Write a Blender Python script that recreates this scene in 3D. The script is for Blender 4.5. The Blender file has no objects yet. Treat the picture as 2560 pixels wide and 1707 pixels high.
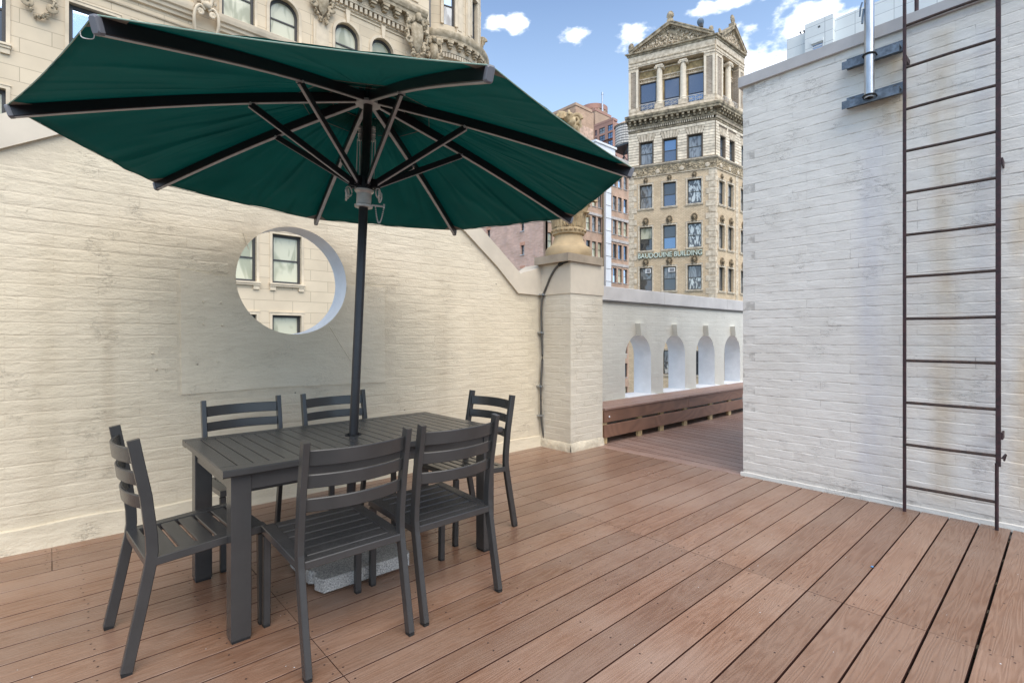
import bpy, math, random
from math import sin, cos, pi, radians, sqrt
from mathutils import Vector, Matrix, noise
from mathutils.geometry import tessellate_polygon
random.seed(7)
S = bpy.context.scene
COL = S.collection

# ------------------------------------------------------------------ camera
YAW = 47.77
cam = bpy.data.cameras.new('camera')
cam.lens = 36 * 1267 / 2560
cam.sensor_width = 36
cam.shift_y = -11.5 / 2560
cam.clip_start, cam.clip_end = 0.05, 3000
co = bpy.data.objects.new('camera', cam); COL.objects.link(co)
co.location = (0, 0, 1.27)
co.rotation_euler = (radians(90), 0, radians(YAW - 90))
S.camera = co

# ------------------------------------------------------------------ world, sun, exposure
SUN_EL, SUN_AZ = 56.0, -105.0                 # azimuth of the sun, degrees counter-clockwise from +X
W = bpy.data.worlds.new('World'); S.world = W
W.use_nodes = True
nt = W.node_tree; nt.nodes.clear()
def wn(t, **k):
    n = nt.nodes.new(t)
    for a, b in k.items(): setattr(n, a, b)
    return n
def wl(a, b): nt.links.new(a, b)
sky = wn('ShaderNodeTexSky', sky_type='NISHITA', sun_disc=False)
sky.sun_elevation = radians(SUN_EL)
sky.sun_rotation = radians(90 - SUN_AZ)
sky.altitude = 50; sky.air_density = 1.0; sky.dust_density = 0.9; sky.ozone_density = 2.0
tc = wn('ShaderNodeTexCoord')
sep = wn('ShaderNodeSeparateXYZ'); wl(tc.outputs['Generated'], sep.inputs[0])
# small fair-weather clouds: (azimuth, elevation, half width, half height) in radians, edges broken up by noise
PUFFS = [(0.8692, 0.5538, 0.0331, 0.0148), (0.8259, 0.5518, 0.0292, 0.0167), (0.7081, 0.531, 0.0347, 0.0203), (0.5975, 0.5205, 0.0415, 0.0261), (0.4044, 0.4609, 0.0757, 0.0487), (0.3597, 0.4352, 0.058, 0.0398), (0.323, 0.4939, 0.0556, 0.0351), (0.2934, 0.4947, 0.043, 0.024), (0.251, 0.4759, 0.034, 0.0202), (0.4716, 0.5453, 0.0256, 0.0122), (0.4242, 0.5432, 0.0575, 0.012), (0.2006, 0.4617, 0.0254, 0.0165), (0.1904, 0.4788, 0.0224, 0.0148), (0.1417, 0.4681, 0.0405, 0.0186), (0.1011, 0.4682, 0.0431, 0.0207), (0.2057, 0.5369, 0.0575, 0.0301), (1.0133, 0.6564, 0.1133, 0.0366), (1.3263, 0.6271, 0.1136, 0.041), (0.0204, 0.4011, 0.0369, 0.0255), (-0.029, 0.3549, 0.0495, 0.0303)]
def m1(op, a, b=None, c=None):
    n = wn('ShaderNodeMath', operation=op)
    for i, q in enumerate((a, b, c)):
        if q is None: continue
        if isinstance(q, (int, float)): n.inputs[i].default_value = q
        else: wl(q, n.inputs[i])
    return n.outputs[0]
azn = m1('ARCTAN2', sep.outputs[1], sep.outputs[0]); eln = m1('ARCSINE', sep.outputs[2])
ae = wn('ShaderNodeCombineXYZ'); wl(azn, ae.inputs[0]); wl(eln, ae.inputs[1])
acc = None
for (a_, e_, w_, h_) in PUFFS:
    sb_ = wn('ShaderNodeVectorMath', operation='SUBTRACT'); wl(ae.outputs[0], sb_.inputs[0]); sb_.inputs[1].default_value = (a_, e_, 0)
    ml = wn('ShaderNodeVectorMath', operation='MULTIPLY'); wl(sb_.outputs[0], ml.inputs[0]); ml.inputs[1].default_value = (1 / w_, 1 / h_, 0)
    ln = wn('ShaderNodeVectorMath', operation='LENGTH'); wl(ml.outputs[0], ln.inputs[0])
    v_ = m1('SUBTRACT', 1.0, ln.outputs['Value'])
    acc = v_ if acc is None else m1('MAXIMUM', acc, v_)
flat = wn('ShaderNodeMapping'); wl(tc.outputs['Generated'], flat.inputs[0]); flat.inputs['Scale'].default_value = (1, 1, 1.9)
n1 = wn('ShaderNodeTexNoise'); wl(flat.outputs[0], n1.inputs['Vector'])
n1.inputs['Scale'].default_value = 20; n1.inputs['Detail'].default_value = 10; n1.inputs['Roughness'].default_value = 0.6
n2 = wn('ShaderNodeTexNoise'); wl(tc.outputs['Generated'], n2.inputs['Vector'])
n2.inputs['Scale'].default_value = 5.0; n2.inputs['Detail'].default_value = 8
# the rest of the sky, beyond the catalogued puffs, carries the same scattered cloud
away = m1('COSINE', m1('SUBTRACT', azn, 0.8337))
gate_ = m1('MULTIPLY_ADD', away, -6.0, 3.2)
gate_ = m1('MINIMUM', m1('MAXIMUM', gate_, 0.0), 1.0)
wide = m1('ADD', m1('MULTIPLY_ADD', n2.outputs[0], 6.0, -3.6), m1('MULTIPLY_ADD', gate_, 4.0, -4.0))
acc = m1('MAXIMUM', acc, wide)
nf_ = wn('ShaderNodeTexNoise'); wl(flat.outputs[0], nf_.inputs['Vector']); nf_.inputs['Scale'].default_value = 48; nf_.inputs['Detail'].default_value = 6
cm_ = m1('ADD', m1('MULTIPLY', acc, 1.45), m1('ADD', m1('MULTIPLY_ADD', n1.outputs[0], 3.6, -1.85), m1('MULTIPLY_ADD', nf_.outputs[0], 1.4, -0.7)))
rmp = wn('ShaderNodeValToRGB'); wl(cm_, rmp.inputs[0])
rmp.color_ramp.interpolation = 'EASE'; rmp.color_ramp.elements[0].position = 0.0; rmp.color_ramp.elements[1].position = 1.0
rmp.color_ramp.elements[0].color = (0, 0, 0, 1); rmp.color_ramp.elements[1].color = (1, 1, 1, 1)
tint = wn('ShaderNodeMix', data_type='RGBA', blend_type='MIX')
# pale horizon: the sky of the photograph washes out towards the roofs
hz = wn('ShaderNodeMapRange'); wl(sep.outputs[2], hz.inputs[0])
hz.inputs[1].default_value = 0.0; hz.inputs[2].default_value = 0.55; hz.inputs[3].default_value = 0.80; hz.inputs[4].default_value = 0.06
wl(hz.outputs[0], tint.inputs[0]); wl(sky.outputs[0], tint.inputs[6]); tint.inputs[7].default_value = (4.4, 5.8, 7.2, 1)
mx = wn('ShaderNodeMix', data_type='RGBA'); wl(rmp.outputs[0], mx.inputs[0]); wl(tint.outputs[2], mx.inputs[6])
mx.inputs[7].default_value = (5.9, 6.25, 6.9, 1)
bg = wn('ShaderNodeBackground'); bg.inputs[1].default_value = 0.10
wl(mx.outputs[2], bg.inputs[0])
ow = wn('ShaderNodeOutputWorld'); wl(bg.outputs[0], ow.inputs[0])

sl = bpy.data.lights.new('sun', 'SUN'); sl.energy = 1.45; sl.angle = radians(65); sl.color = (1.0, 0.93, 0.82)
so = bpy.data.objects.new('sun', sl); COL.objects.link(so)
sdir = Vector((cos(radians(SUN_EL)) * cos(radians(SUN_AZ)), cos(radians(SUN_EL)) * sin(radians(SUN_AZ)), sin(radians(SUN_EL))))
so.rotation_euler = sdir.to_track_quat('Z', 'Y').to_euler()
so.location = (0, -4, 12)
S.view_settings.view_transform = 'Standard'
S.view_settings.look = 'None'
S.view_settings.exposure = 1.30
S.view_settings.gamma = 1
S.cycles.max_bounces = 8
S.cycles.use_denoising = True

# ------------------------------------------------------------------ materials
def mat(name, col, rough=0.6, metal=0.0, var=0.0, vscale=6.0, bump=0.0, bscale=60.0, coat=0.0, spec=0.5, stretch=(1, 1, 1),
        col2=None, dist=0.004, detail=4, world=False, rnd=0.0):
    m = bpy.data.materials.new(name); m.use_nodes = True
    t = m.node_tree; b = t.nodes['Principled BSDF']
    b.inputs['Base Color'].default_value = (*col, 1); b.inputs['Roughness'].default_value = rough
    b.inputs['Metallic'].default_value = metal; b.inputs['Coat Weight'].default_value = coat
    b.inputs['Specular IOR Level'].default_value = spec
    N = t.nodes.new; Lk = t.links.new
    if world:
        g = N('ShaderNodeNewGeometry'); src = g.outputs['Position']
    else:
        g = N('ShaderNodeTexCoord'); src = g.outputs['Object']
    mpn = N('ShaderNodeMapping'); Lk(src, mpn.inputs[0]); mpn.inputs['Scale'].default_value = stretch
    out = mpn.outputs[0]
    cur = None
    if var > 0 or col2:
        n = N('ShaderNodeTexNoise'); Lk(out, n.inputs['Vector']); n.inputs['Scale'].default_value = vscale; n.inputs['Detail'].default_value = detail
        n.inputs['Roughness'].default_value = 0.6
        r = N('ShaderNodeValToRGB'); Lk(n.outputs[0], r.inputs[0])
        c2 = col2 if col2 else tuple(c * (1 - var) for c in col)
        c1 = col if col2 else tuple(min(1, c * (1 + var * 0.6)) for c in col)
        r.color_ramp.elements[0].position = 0.33; r.color_ramp.elements[1].position = 0.67
        r.color_ramp.elements[0].color = (*c2, 1); r.color_ramp.elements[1].color = (*c1, 1)
        cur = r.outputs[0]; Lk(cur, b.inputs['Base Color'])
    if rnd > 0:
        oi = N('ShaderNodeObjectInfo'); mr = N('ShaderNodeMapRange'); Lk(oi.outputs['Random'], mr.inputs[0])
        mr.inputs[3].default_value = 1 - rnd; mr.inputs[4].default_value = 1 + rnd
        hs = N('ShaderNodeHueSaturation'); Lk(mr.outputs[0], hs.inputs['Value'])
        if cur: Lk(cur, hs.inputs['Color'])
        else: hs.inputs['Color'].default_value = (*col, 1)
        Lk(hs.outputs[0], b.inputs['Base Color']); cur = hs.outputs[0]
    if bump > 0:
        n = N('ShaderNodeTexNoise'); Lk(out, n.inputs['Vector']); n.inputs['Scale'].default_value = bscale; n.inputs['Detail'].default_value = 5
        bp = N('ShaderNodeBump'); Lk(n.outputs[0], bp.inputs['Height']); bp.inputs['Strength'].default_value = bump; bp.inputs['Distance'].default_value = dist
        Lk(bp.outputs[0], b.inputs['Normal'])
    m['src'] = 1
    return m

def nodes_of(m): return m.node_tree, m.node_tree.nodes['Principled BSDF'], m.node_tree.nodes.new, m.node_tree.links.new

def painted(name, base, stain, dark, stain_amt=0.5, streaks=(), bump=0.7, joint=0.0, crack=0.5, bdist=0.012):
    """Old paint over brick: blotches, grime, pocks, thick ripples; streaks = rust or wash runs (world x or y, width, top, colour, strength)."""
    m = bpy.data.materials.new(name); m.use_nodes = True
    t, b, N, Lk = nodes_of(m)
    g = N('ShaderNodeNewGeometry'); pos = g.outputs['Position']
    b.inputs['Roughness'].default_value = 0.62; b.inputs['Specular IOR Level'].default_value = 0.35
    def noise_(scale, detail=4, rough=0.6, vec=None, sc=(1, 1, 1)):
        mm = N('ShaderNodeMapping'); Lk(pos if vec is None else vec, mm.inputs[0]); mm.inputs['Scale'].default_value = sc
        n = N('ShaderNodeTexNoise'); Lk(mm.outputs[0], n.inputs['Vector']); n.inputs['Scale'].default_value = scale
        n.inputs['Detail'].default_value = detail; n.inputs['Roughness'].default_value = rough
        return n.outputs[0]
    def ramp(f, p0, p1, lo=0.0, hi=1.0):
        r = N('ShaderNodeMapRange'); Lk(f, r.inputs[0]); r.inputs[1].default_value = p0; r.inputs[2].default_value = p1
        r.inputs[3].default_value = lo; r.inputs[4].default_value = hi
        return r.outputs[0]
    def mixc(f, a, bb):
        x = N('ShaderNodeMix'); x.data_type = 'RGBA'; Lk(f, x.inputs[0])
        if isinstance(a, tuple): x.inputs[6].default_value = (*a, 1)
        else: Lk(a, x.inputs[6])
        if isinstance(bb, tuple): x.inputs[7].default_value = (*bb, 1)
        else: Lk(bb, x.inputs[7])
        return x.outputs[2]
    c = mixc(ramp(noise_(1.1, 5), 0.42, 0.68, 0, stain_amt), base, stain)
    c = mixc(ramp(noise_(2.2, 4, sc=(1, 1, 0.22)), 0.5, 0.75, 0, 0.45), c, tuple(min(1, v * 1.12) for v in base))
    c = mixc(ramp(noise_(14, 6, 0.7), 0.55, 0.8, 0, 0.35), c, stain)
    # pocks and chips
    v = N('ShaderNodeTexVoronoi'); Lk(pos, v.inputs['Vector']); v.inputs['Scale'].default_value = 9; v.feature = 'F1'
    sepc = N('ShaderNodeSeparateColor'); Lk(v.outputs['Color'], sepc.inputs[0])
    near = ramp(v.outputs['Distance'], 0.035, 0.075, 1, 0)
    pick = ramp(sepc.outputs[0], 0.86, 0.90, 0, 1)
    pk = N('ShaderNodeMath'); pk.operation = 'MULTIPLY'; Lk(near, pk.inputs[0]); Lk(pick, pk.inputs[1])
    c = mixc(pk.outputs[0], c, dark)
    # fine broken cracks in horizontal runs
    cr = noise_(9, 8, 0.75, sc=(1, 1, 3.5))
    c1 = ramp(cr, 0.490, 0.498, 0, 1); c2 = ramp(cr, 0.502, 0.510, 1, 0)
    cm = N('ShaderNodeMath'); cm.operation = 'MULTIPLY'; Lk(c1, cm.inputs[0]); Lk(c2, cm.inputs[1])
    gate = ramp(noise_(3.3, 4), 0.56, 0.66, 0, crack)
    cg = N('ShaderNodeMath'); cg.operation = 'MULTIPLY'; Lk(cm.outputs[0], cg.inputs[0]); Lk(gate, cg.inputs[1])
    c = mixc(cg.outputs[0], c, dark)
    if joint > 0: c = mixc(ramp(noise_(5.5, 6, 0.7), 0.51, 0.60, 0.02, joint), c, dark)
    sx = N('ShaderNodeSeparateXYZ'); Lk(pos, sx.inputs[0])
    for (axis, at, wid, z0, z1, colr, st) in streaks:
        d = N('ShaderNodeMath'); d.operation = 'SUBTRACT'; Lk(sx.outputs[axis], d.inputs[0]); d.inputs[1].default_value = at
        wob = noise_(3, 3, sc=(1, 1, 0.5)); w2 = N('ShaderNodeMath'); w2.operation = 'MULTIPLY_ADD'; Lk(wob, w2.inputs[0]); w2.inputs[1].default_value = wid * 0.9; Lk(d.outputs[0], w2.inputs[2])
        a = N('ShaderNodeMath'); a.operation = 'ABSOLUTE'; Lk(w2.outputs[0], a.inputs[0])
        band = ramp(a.outputs[0], wid * 0.25, wid, 1, 0)
        up = ramp(sx.outputs[2], z0, z0 + 0.25, 0, 1); dn = ramp(sx.outputs[2], z1 - 0.06, z1, 1, 0)
        p1 = N('ShaderNodeMath'); p1.operation = 'MULTIPLY'; Lk(band, p1.inputs[0]); Lk(up, p1.inputs[1])
        p2 = N('ShaderNodeMath'); p2.operation = 'MULTIPLY'; Lk(p1.outputs[0], p2.inputs[0]); Lk(dn, p2.inputs[1])
        p3 = N('ShaderNodeMath'); p3.operation = 'MULTIPLY'; Lk(p2.outputs[0], p3.inputs[0]); Lk(ramp(noise_(7, 5, sc=(1, 1, 0.3)), 0.3, 0.7, 0.25 * st, st), p3.inputs[1])
        c = mixc(p3.outputs[0], c, colr)
    Lk(c, b.inputs['Base Color'])
    h1 = noise_(16, 5, sc=(0.35, 0.35, 1.0)); h2 = noise_(70, 4)
    ad = N('ShaderNodeMath'); ad.operation = 'MULTIPLY_ADD'; Lk(h2, ad.inputs[0]); ad.inputs[1].default_value = 0.22; Lk(h1, ad.inputs[2])
    sb = N('ShaderNodeMath'); sb.operation = 'MULTIPLY_ADD'; Lk(pk.outputs[0], sb.inputs[0]); sb.inputs[1].default_value = -0.5; Lk(ad.outputs[0], sb.inputs[2])
    s3 = N('ShaderNodeMath'); s3.operation = 'MULTIPLY_ADD'; Lk(cg.outputs[0], s3.inputs[0]); s3.inputs[1].default_value = -0.25; Lk(sb.outputs[0], s3.inputs[2])
    bp = N('ShaderNodeBump'); Lk(s3.outputs[0], bp.inputs['Height']); bp.inputs['Strength'].default_value = bump; bp.inputs['Distance'].default_value = bdist
    Lk(bp.outputs[0], b.inputs['Normal'])
    return m

def masonry(name, c1, c2, mortar, bw, bh, msize=0.012, bump=0.6, var=0.25, dirt=None, soft=0.1, offset=0.5):
    """Courses too fine to build at this distance; object coordinates, x along the face and z up."""
    m = bpy.data.materials.new(name); m.use_nodes = True
    t, b, N, Lk = nodes_of(m)
    tcn = N('ShaderNodeTexCoord'); s = N('ShaderNodeSeparateXYZ'); Lk(tcn.outputs['Object'], s.inputs[0])
    ad = N('ShaderNodeMath'); ad.operation = 'ADD'; Lk(s.outputs[0], ad.inputs[0]); Lk(s.outputs[1], ad.inputs[1])
    cbn = N('ShaderNodeCombineXYZ'); Lk(ad.outputs[0], cbn.inputs[0]); Lk(s.outputs[2], cbn.inputs[1])
    br = N('ShaderNodeTexBrick'); Lk(cbn.outputs[0], br.inputs['Vector'])
    br.inputs['Color1'].default_value = (*c1, 1); br.inputs['Color2'].default_value = (*c2, 1); br.inputs['Mortar'].default_value = (*mortar, 1)
    br.inputs['Scale'].default_value = 1; br.inputs['Brick Width'].default_value = bw; br.inputs['Row Height'].default_value = bh
    br.inputs['Mortar Size'].default_value = msize; br.inputs['Mortar Smooth'].default_value = soft; br.offset = offset
    n = N('ShaderNodeTexNoise'); Lk(tcn.outputs['Object'], n.inputs['Vector']); n.inputs['Scale'].default_value = 0.6; n.inputs['Detail'].default_value = 6
    r = N('ShaderNodeMapRange'); Lk(n.outputs[0], r.inputs[0]); r.inputs[1].default_value = 0.3; r.inputs[2].default_value = 0.7; r.inputs[3].default_value = 1 - var; r.inputs[4].default_value = 1 + var * 0.5
    hs = N('ShaderNodeHueSaturation'); Lk(br.outputs[0], hs.inputs['Color']); Lk(r.outputs[0], hs.inputs['Value'])
    cur = hs.outputs[0]
    if dirt:
        mp2 = N('ShaderNodeMapping'); Lk(tcn.outputs['Object'], mp2.inputs[0]); mp2.inputs['Scale'].default_value = (1, 1, 0.35)
        n2_ = N('ShaderNodeTexNoise'); Lk(mp2.outputs[0], n2_.inputs['Vector']); n2_.inputs['Scale'].default_value = 1.4; n2_.inputs['Detail'].default_value = 8; n2_.inputs['Roughness'].default_value = 0.7
        r2 = N('ShaderNodeMapRange'); Lk(n2_.outputs[0], r2.inputs[0]); r2.inputs[1].default_value = 0.5; r2.inputs[2].default_value = 0.72; r2.inputs[4].default_value = 0.75
        x = N('ShaderNodeMix'); x.data_type = 'RGBA'; Lk(r2.outputs[0], x.inputs[0]); Lk(cur, x.inputs[6]); x.inputs[7].default_value = (*dirt, 1); cur = x.outputs[2]
    Lk(cur, b.inputs['Base Color']); b.inputs['Roughness'].default_value = 0.85; b.inputs['Specular IOR Level'].default_value = 0.2
    bp = N('ShaderNodeBump'); Lk(br.outputs['Fac'], bp.inputs['Height']); bp.invert = True; bp.inputs['Strength'].default_value = bump; bp.inputs['Distance'].default_value = 0.02
    Lk(bp.outputs[0], b.inputs['Normal'])
    return m

def decking(name, ca, cb_, cc, rough=0.42, swap=False):
    m = bpy.data.materials.new(name); m.use_nodes = True
    t, b, N, Lk = nodes_of(m)
    tcn = N('ShaderNodeTexCoord'); oi = N('ShaderNodeObjectInfo')
    off = N('ShaderNodeVectorMath'); off.operation = 'MULTIPLY_ADD'
    cbn = N('ShaderNodeCombineXYZ'); Lk(oi.outputs['Random'], cbn.inputs[0]); Lk(oi.outputs['Random'], cbn.inputs[1]); Lk(oi.outputs['Random'], cbn.inputs[2])
    Lk(cbn.outputs[0], off.inputs[0]); off.inputs[1].default_value = (37, 19, 5); Lk(tcn.outputs['Object'], off.inputs[2])
    mpn = N('ShaderNodeMapping'); Lk(off.outputs[0], mpn.inputs[0])
    mpn.inputs['Scale'].default_value = (9.0, 0.55, 1) if swap else (0.55, 9.0, 1)
    n = N('ShaderNodeTexNoise'); Lk(mpn.outputs[0], n.inputs['Vector']); n.inputs['Scale'].default_value = 1.5; n.inputs['Detail'].default_value = 2.0; n.inputs['Distortion'].default_value = 0.25
    # cathedral grain: bands of the noise itself
    mu = N('ShaderNodeMath'); mu.operation = 'MULTIPLY'; Lk(n.outputs[0], mu.inputs[0]); mu.inputs[1].default_value = 95
    sn = N('ShaderNodeMath'); sn.operation = 'SINE'; Lk(mu.outputs[0], sn.inputs[0])
    mp3 = N('ShaderNodeMapping'); Lk(off.outputs[0], mp3.inputs[0]); mp3.inputs['Scale'].default_value = (260, 10, 1) if swap else (10, 260, 1)
    nf = N('ShaderNodeTexNoise'); Lk(mp3.outputs[0], nf.inputs['Vector']); nf.inputs['Scale'].default_value = 1; nf.inputs['Detail'].default_value = 3
    gr = N('ShaderNodeMath'); gr.operation = 'MULTIPLY_ADD'; Lk(nf.outputs[0], gr.inputs[0]); gr.inputs[1].default_value = 1.6; Lk(sn.outputs[0], gr.inputs[2])
    r = N('ShaderNodeMapRange'); Lk(gr.outputs[0], r.inputs[0]); r.inputs[1].default_value = -0.3; r.inputs[2].default_value = 2.0
    x = N('ShaderNodeMix'); x.data_type = 'RGBA'; Lk(r.outputs[0], x.inputs[0]); x.inputs[6].default_value = (*ca, 1); x.inputs[7].default_value = (*cb_, 1)
    nb = N('ShaderNodeTexNoise'); gg = N('ShaderNodeNewGeometry'); Lk(gg.outputs['Position'], nb.inputs['Vector']); nb.inputs['Scale'].default_value = 1.3; nb.inputs['Detail'].default_value = 6; nb.inputs['Roughness'].default_value = 0.65
    r3 = N('ShaderNodeMapRange'); Lk(nb.outputs[0], r3.inputs[0]); r3.inputs[1].default_value = 0.42; r3.inputs[2].default_value = 0.72; r3.inputs[4].default_value = 0.8
    x2 = N('ShaderNodeMix'); x2.data_type = 'RGBA'; Lk(r3.outputs[0], x2.inputs[0]); Lk(x.outputs[2], x2.inputs[6]); x2.inputs[7].default_value = (*cc, 1)
    mr = N('ShaderNodeMapRange'); Lk(oi.outputs['Random'], mr.inputs[0]); mr.inputs[3].default_value = 0.86; mr.inputs[4].default_value = 1.12
    hs = N('ShaderNodeHueSaturation'); Lk(mr.outputs[0], hs.inputs['Value']); Lk(x2.outputs[2], hs.inputs['Color'])
    Lk(hs.outputs[0], b.inputs['Base Color'])
    b.inputs['Roughness'].default_value = rough; b.inputs['Specular IOR Level'].default_value = 0.5
    rr = N('ShaderNodeMapRange'); Lk(nb.outputs[0], rr.inputs[0]); rr.inputs[3].default_value = rough - 0.1; rr.inputs[4].default_value = rough + 0.14; Lk(rr.outputs[0], b.inputs['Roughness'])
    bp = N('ShaderNodeBump'); Lk(gr.outputs[0], bp.inputs['Height']); bp.inputs['Strength'].default_value = 0.35; bp.inputs['Distance'].default_value = 0.0012
    Lk(bp.outputs[0], b.inputs['Normal'])
    return m

def glass(name, col, rough=0.03, metal=0.55, wav=0.15, wscale=2.0, pattern=None):
    m = mat(name, col, rough, metal)
    t, b, N, Lk = nodes_of(m)
    b.inputs['Coat Weight'].default_value = 0.7; b.inputs['Coat Roughness'].default_value = 0.02
    g = N('ShaderNodeNewGeometry')
    n = N('ShaderNodeTexNoise'); Lk(g.outputs['Position'], n.inputs['Vector']); n.inputs['Scale'].default_value = wscale; n.inputs['Detail'].default_value = 1
    bp = N('ShaderNodeBump'); Lk(n.outputs[0], bp.inputs['Height']); bp.inputs['Strength'].default_value = wav; bp.inputs['Distance'].default_value = 0.03
    Lk(bp.outputs[0], b.inputs['Coat Normal']); Lk(bp.outputs[0], b.inputs['Normal'])
    if pattern:
        m3 = N('ShaderNodeMapping'); Lk(g.outputs['Position'], m3.inputs[0]); m3.inputs['Scale'].default_value = (1.4, 1.4, .45); n3 = N('ShaderNodeTexNoise'); Lk(m3.outputs[0], n3.inputs['Vector']); n3.inputs['Scale'].default_value = pattern[0]; n3.inputs['Detail'].default_value = 2; n3.inputs['Distortion'].default_value = 1.5
        r = N('ShaderNodeValToRGB'); Lk(n3.outputs[0], r.inputs[0]); r.color_ramp.elements[0].position = pattern[2]; r.color_ramp.elements[1].position = pattern[3]
        r.color_ramp.elements[0].color = (*col, 1); r.color_ramp.elements[1].color = (*pattern[1], 1); Lk(r.outputs[0], b.inputs['Base Color'])
    return m

DARKSPOT = (0.16, 0.13, 0.10)
LSTR = ((0, 0.02, 0.10, 0.0, 1.9, (0.50, 0.42, 0.29), 0.4), (0, 0.30, 0.05, 0.3, 1.5, (0.46, 0.37, 0.25), 0.5), (0, 2.9, 0.1, 0.2, 1.5, (0.55, 0.46, 0.33), 0.5))
M_left = painted('cream_wall_paint', (0.71, 0.620, 0.465), (0.60, 0.515, 0.37), DARKSPOT, 0.6,
                 streaks=LSTR, bump=0.8, bdist=0.014, crack=0.45)
M_left_joint = painted('cream_wall_joints', (0.69, 0.60, 0.45), (0.58, 0.495, 0.355), DARKSPOT, 0.6, streaks=LSTR, joint=0.12)
M_plaster = painted('smooth_cream_plaster', (0.71, 0.625, 0.475), (0.60, 0.52, 0.38), DARKSPOT, 0.65, bump=0.6, crack=0.4)
M_parapet = painted('pale_parapet_paint', (0.67, 0.65, 0.575), (0.55, 0.53, 0.46), DARKSPOT, 0.5, bump=0.45)
M_pier = painted('pier_paint', (0.66, 0.60, 0.49), (0.55, 0.48, 0.36), DARKSPOT, 0.6)
RSTR = ((1, 0.66, 0.10, 0.0, 3.5, (0.57, 0.46, 0.31), 0.6), (1, 0.22, 0.12, 0.0, 2.2, (0.60, 0.44, 0.24), 0.8),
        (1, 0.98, 0.16, 2.75, 3.12, (0.58, 0.42, 0.22), 0.8), (1, 0.93, 0.12, 3.1, 3.42, (0.58, 0.42, 0.22), 0.8),
        (1, 1.10, 0.13, 0.0, 2.9, (0.55, 0.55, 0.59), 0.5), (1, 0.42, 0.09, 0.0, 3.4, (0.56, 0.56, 0.60), 0.4))
M_right = painted('white_wall_paint', (0.79, 0.755, 0.69), (0.61, 0.57, 0.50), DARKSPOT, 0.55, streaks=RSTR, bump=0.7, bdist=0.012, crack=0.95)
M_right_joint = painted('white_wall_joints', (0.77, 0.735, 0.67), (0.60, 0.56, 0.49), (0.16, 0.14, 0.12), 0.5, streaks=RSTR, joint=0.42)
M_coping_r = mat('grey_metal_coping', (0.50, 0.475, 0.455), 0.5, var=0.15, vscale=3, bump=0.15, bscale=10, world=True)
M_sill = mat('white_sill_paint', (0.80, 0.81, 0.82), 0.55, var=0.08, vscale=5, bump=0.2, bscale=30, world=True)
M_flash = mat('cream_roof_membrane', (0.66, 0.58, 0.44), 0.5, var=0.25, vscale=7, bump=0.8, bscale=18, dist=0.02, world=True)
M_coping = mat('painted_metal_coping', (0.60, 0.57, 0.54), 0.5, var=0.12, vscale=3, bump=0.15, bscale=10, world=True)
M_cope_cream = mat('cream_coping', (0.64, 0.56, 0.44), 0.5, var=0.12, vscale=2.5, bump=0.25, bscale=12, world=True)
M_deck = decking('brown_composite_deck', (0.214, 0.110, 0.064), (0.284, 0.161, 0.103), (0.330, 0.226, 0.168), 0.29)
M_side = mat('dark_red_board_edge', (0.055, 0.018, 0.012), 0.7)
M_deckfar = decking('brown_composite_deck_crosswise', (0.26, 0.150, 0.110), (0.34, 0.215, 0.165), (0.38, 0.28, 0.235), swap=True)
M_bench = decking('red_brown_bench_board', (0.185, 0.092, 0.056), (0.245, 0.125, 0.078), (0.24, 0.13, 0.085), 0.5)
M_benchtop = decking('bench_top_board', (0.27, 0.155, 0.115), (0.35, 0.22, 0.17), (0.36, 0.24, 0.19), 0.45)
M_pine = mat('raw_pine', (0.62, 0.46, 0.24), 0.7, var=0.3, vscale=30, stretch=(1, 1, 0.1))
M_bluechip = mat('blue_plastic', (0.12, 0.30, 0.55), 0.5)
M_joist = mat('grey_aged_joist', (0.13, 0.105, 0.07), 0.8, var=0.3, vscale=20)
M_under = mat('dark_roof_membrane', (0.03, 0.025, 0.022), 0.9)
M_screw = mat('screw_head', (0.05, 0.03, 0.025), 0.6)
M_alu = mat('charcoal_powder_coat', (0.048, 0.046, 0.0445), 0.27, var=0.10, vscale=9, bump=0.10, bscale=900, dist=0.0006, spec=0.5)
M_foot = mat('black_rubber', (0.012, 0.012, 0.012), 0.7)
M_pole = mat('dark_anodised_pole', (0.045, 0.043, 0.045), 0.30, metal=0.55, var=0.08, vscale=12)
M_rib = mat('black_rib', (0.022, 0.021, 0.026), 0.38, metal=0.2, var=0.1, vscale=10)
M_cap = mat('grey_plastic_cap', (0.16, 0.16, 0.175), 0.45)
M_ribface = mat('bounce_lit_pale_metal', (0.44, 0.45, 0.47), 0.45, metal=0.0, var=0.15, vscale=20)  # pale grey paints deck-bounced light onto the rib and strut undersides
M_cast = mat('cast_aluminium', (0.62, 0.60, 0.58), 0.40, metal=0.35, var=0.15, vscale=25, bump=0.2, bscale=120)
M_rope = mat('grey_cord', (0.72, 0.71, 0.68), 0.8, bump=0.5, bscale=400)
M_hem = mat('pale_green_hem', (0.30, 0.42, 0.34), 0.8)
M_patch = mat('grey_pocket_fabric', (0.22, 0.21, 0.19), 0.85, bump=0.3, bscale=200)
M_granite = mat('speckled_granite', (0.62, 0.60, 0.56), 0.6, bump=0.25, bscale=150, col2=(0.17, 0.165, 0.16), vscale=150, detail=2)
M_galv = mat('galvanised_steel', (0.52, 0.54, 0.56), 0.30, metal=0.9, var=0.25, vscale=18, stretch=(1, 1, 0.3))
M_bluesteel = mat('blue_grey_steel', (0.155, 0.195, 0.24), 0.55, metal=0.2, var=0.45, vscale=22, bump=0.3, bscale=70)
M_rust = mat('dark_red_rusted_steel', (0.060, 0.024, 0.026), 0.65, bump=0.6, bscale=150, col2=(0.022, 0.014, 0.016), vscale=35)
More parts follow.
